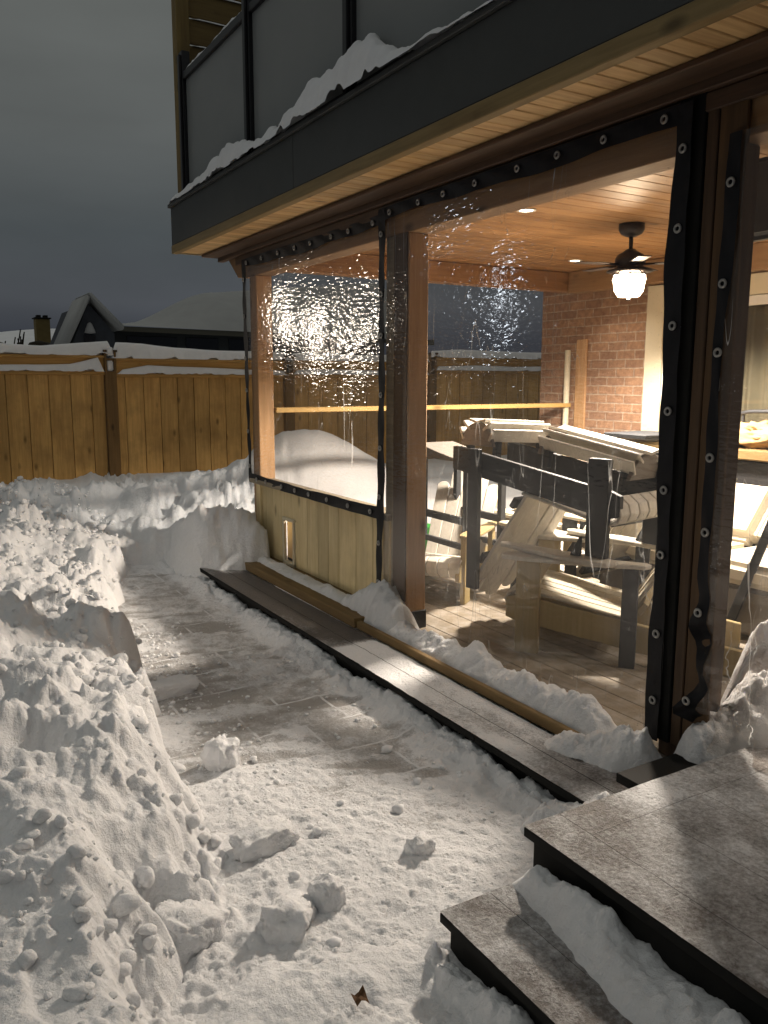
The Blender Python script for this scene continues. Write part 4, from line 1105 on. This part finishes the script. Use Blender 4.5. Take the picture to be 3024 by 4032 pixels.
# cart
ct = empty('grill_cart', (5.45, 3.7, .126), 'black grill cart with wooden shelf by the sliding door', 'grill cart')
MB().box(5.2, 5.75, 3.25, 4.0, .2, 1.05).build('body', M['blackbox'], ct, .02, seg=2)
MB().box(5.12, 5.78, 3.2, 4.05, 1.052, 1.125).build('shelf', M['pine_y'], ct, .008)
MB().torus((5.2, 3.9, 1.0), (1, 0, .0), .05, .012).build('handle', M['ring'], ct, smooth=True)
chunk('canvas_bundle', (5.4, 3.72, 1.21), (.22, .3, .1), None, .2, 41, .4, None, .22, 'cloth'); tag(bpy.data.objects['canvas_bundle'], 'crumpled tan canvas bundle on the wooden shelf of the grill cart', 'cloth')
mc = empty('bistro_chair', (5.5, 3.1, .126), 'dark metal chair with curved back rail by the sliding door', 'chair')
MB().tube([(5.3, 3.88+.0, 1.36), (5.28, 3.75, 1.385), (5.28, 3.6, 1.39), (5.28, 3.45, 1.385), (5.3, 3.3, 1.36)], .014, 8).build('back_rail', M['chair_dark'], mc, smooth=True)
for y_ in (3.82, 3.36): MB().tube([(5.3, y_, .13), (5.3, y_, 1.37)], .011, 8).build('leg', M['chair_dark'], mc)
MB().box(3.45, 3.55, 1.9, 2.6, 2.24, 2.6).build('rolled_blind', M['blackbox'], None, .03, seg=3)
tag(bpy.data.objects['rolled_blind'], 'black hanging blind under the ceiling at the upper right edge', 'blind')
# green tub
MB().lathe([(.001, 0), (.10, 0), (.125, .32), (.13, .33), (.12, .33), (.001, .3)], (3.53, 5.42, .126)).build('green_tub', M['green'], None, smooth=True)
tag(bpy.data.objects['green_tub'], 'bright green plastic tub just visible beside the middle post', 'tub')
# snow mound in near bay
heap('snow_mound', [(2.40, 1.93, .14), (2.62, 1.80, .16), (2.95, 1.86, .15), (3.3, 2.1, .13)], [.1, .2, .26, .2], [.12, .3, .46, .2], 'tall snow mound behind the crumpled vinyl at the right edge', 51, 150, 44, 'snow mound')
# dead leaf at the bottom
lf = MB().grid([[(0.87+.012*i, 1.585+.012*j, .075+.012*math.sin(i*1.3)*math.cos(j)+.004*j) for j in range(4)] for i in range(4)])
lf.build('dead_leaf', M['leaf'], None); tag(bpy.data.objects['dead_leaf'], 'small brown dead leaf on the snow at the bottom edge', 'leaf')

# ------------------------------------------------------------------ world
wd = bpy.data.worlds.new('World'); SC.world = wd; wd.use_nodes = True
nt = wd.node_tree; nt.nodes.clear()
def wn_(t): return nt.nodes.new(t)
out = wn_('ShaderNodeOutputWorld'); bg = wn_('ShaderNodeBackground'); tc = wn_('ShaderNodeTexCoord')
sx = wn_('ShaderNodeSeparateXYZ'); nt.links.new(tc.outputs['Generated'], sx.inputs[0])
cr = wn_('ShaderNodeValToRGB'); nt.links.new(sx.outputs[2], cr.inputs[0])
E_ = cr.color_ramp.elements
E_[0].position = 0.0; E_[0].color = (.020, .022, .029, 1)
E_[1].position = 1.0; E_[1].color = (.24, .24, .225, 1)
for p, c in ((.045, (.026, .029, .036)), (.085, (.043, .047, .053)), (.16, (.040, .046, .049)), (.26, (.062, .067, .066)), (.45, (.080, .085, .080))):
    e = cr.color_ramp.elements.new(p); e.color = c+(1,)
mp = wn_('ShaderNodeMapping'); nt.links.new(tc.outputs['Generated'], mp.inputs[0]); mp.inputs['Scale'].default_value = (1, 1, 3.5)
nz = wn_('ShaderNodeTexNoise'); nt.links.new(mp.outputs[0], nz.inputs[0]); nz.inputs['Scale'].default_value = 2.2; nz.inputs['Detail'].default_value = 5; nz.inputs['Roughness'].default_value = .5
mr = wn_('ShaderNodeMapRange'); nt.links.new(nz.outputs[0], mr.inputs[0]); mr.inputs[1].default_value = .3; mr.inputs[2].default_value = .7; mr.inputs[3].default_value = .84; mr.inputs[4].default_value = 1.16
mx = wn_('ShaderNodeVectorMath'); mx.operation = 'SCALE'; nt.links.new(cr.outputs[0], mx.inputs[0]); nt.links.new(mr.outputs[0], mx.inputs['Scale'])
nt.links.new(mx.outputs[0], bg.inputs[0]); bg.inputs[1].default_value = 1.6
nt.links.new(bg.outputs[0], out.inputs[0])

# ------------------------------------------------------------------ camera
cam = bpy.data.cameras.new('camera'); co = bpy.data.objects.new('camera', cam); COL.objects.link(co); SC.camera = co
cam.lens = 36*1775.5/2212; cam.sensor_width = 36; cam.clip_end = 1000; cam.clip_start = .05
yaw, pitch, roll = R(30.745), R(9.12), R(.16)
fw = Vector((math.sin(yaw)*math.cos(pitch), math.cos(yaw)*math.cos(pitch), -math.sin(pitch)))
r0 = Vector((math.cos(yaw), -math.sin(yaw), 0)); u0 = r0.cross(fw)
rr = r0*math.cos(roll)+u0*math.sin(roll); uu = -r0*math.sin(roll)+u0*math.cos(roll)
mat = Matrix((rr, uu, -fw)).transposed().to_4x4(); mat.translation = (0, 0, 1.6); co.matrix_world = mat

SC.view_settings.view_transform = 'Standard'; SC.view_settings.look = 'None'; SC.view_settings.exposure = 0; SC.view_settings.gamma = 1
SC.render.engine = 'CYCLES'
SC.cycles.use_denoising = True
try: SC.cycles.denoiser = 'OPENIMAGEDENOISE'
except Exception: pass
SC.cycles.max_bounces = 7; SC.cycles.diffuse_bounces = 4; SC.cycles.transparent_max_bounces = 16; SC.cycles.glossy_bounces = 3
SC.cycles.sample_clamp_indirect = 6; SC.cycles.caustics_reflective = False; SC.cycles.caustics_refractive = False
SC.render.resolution_x = 768; SC.render.resolution_y = 1024
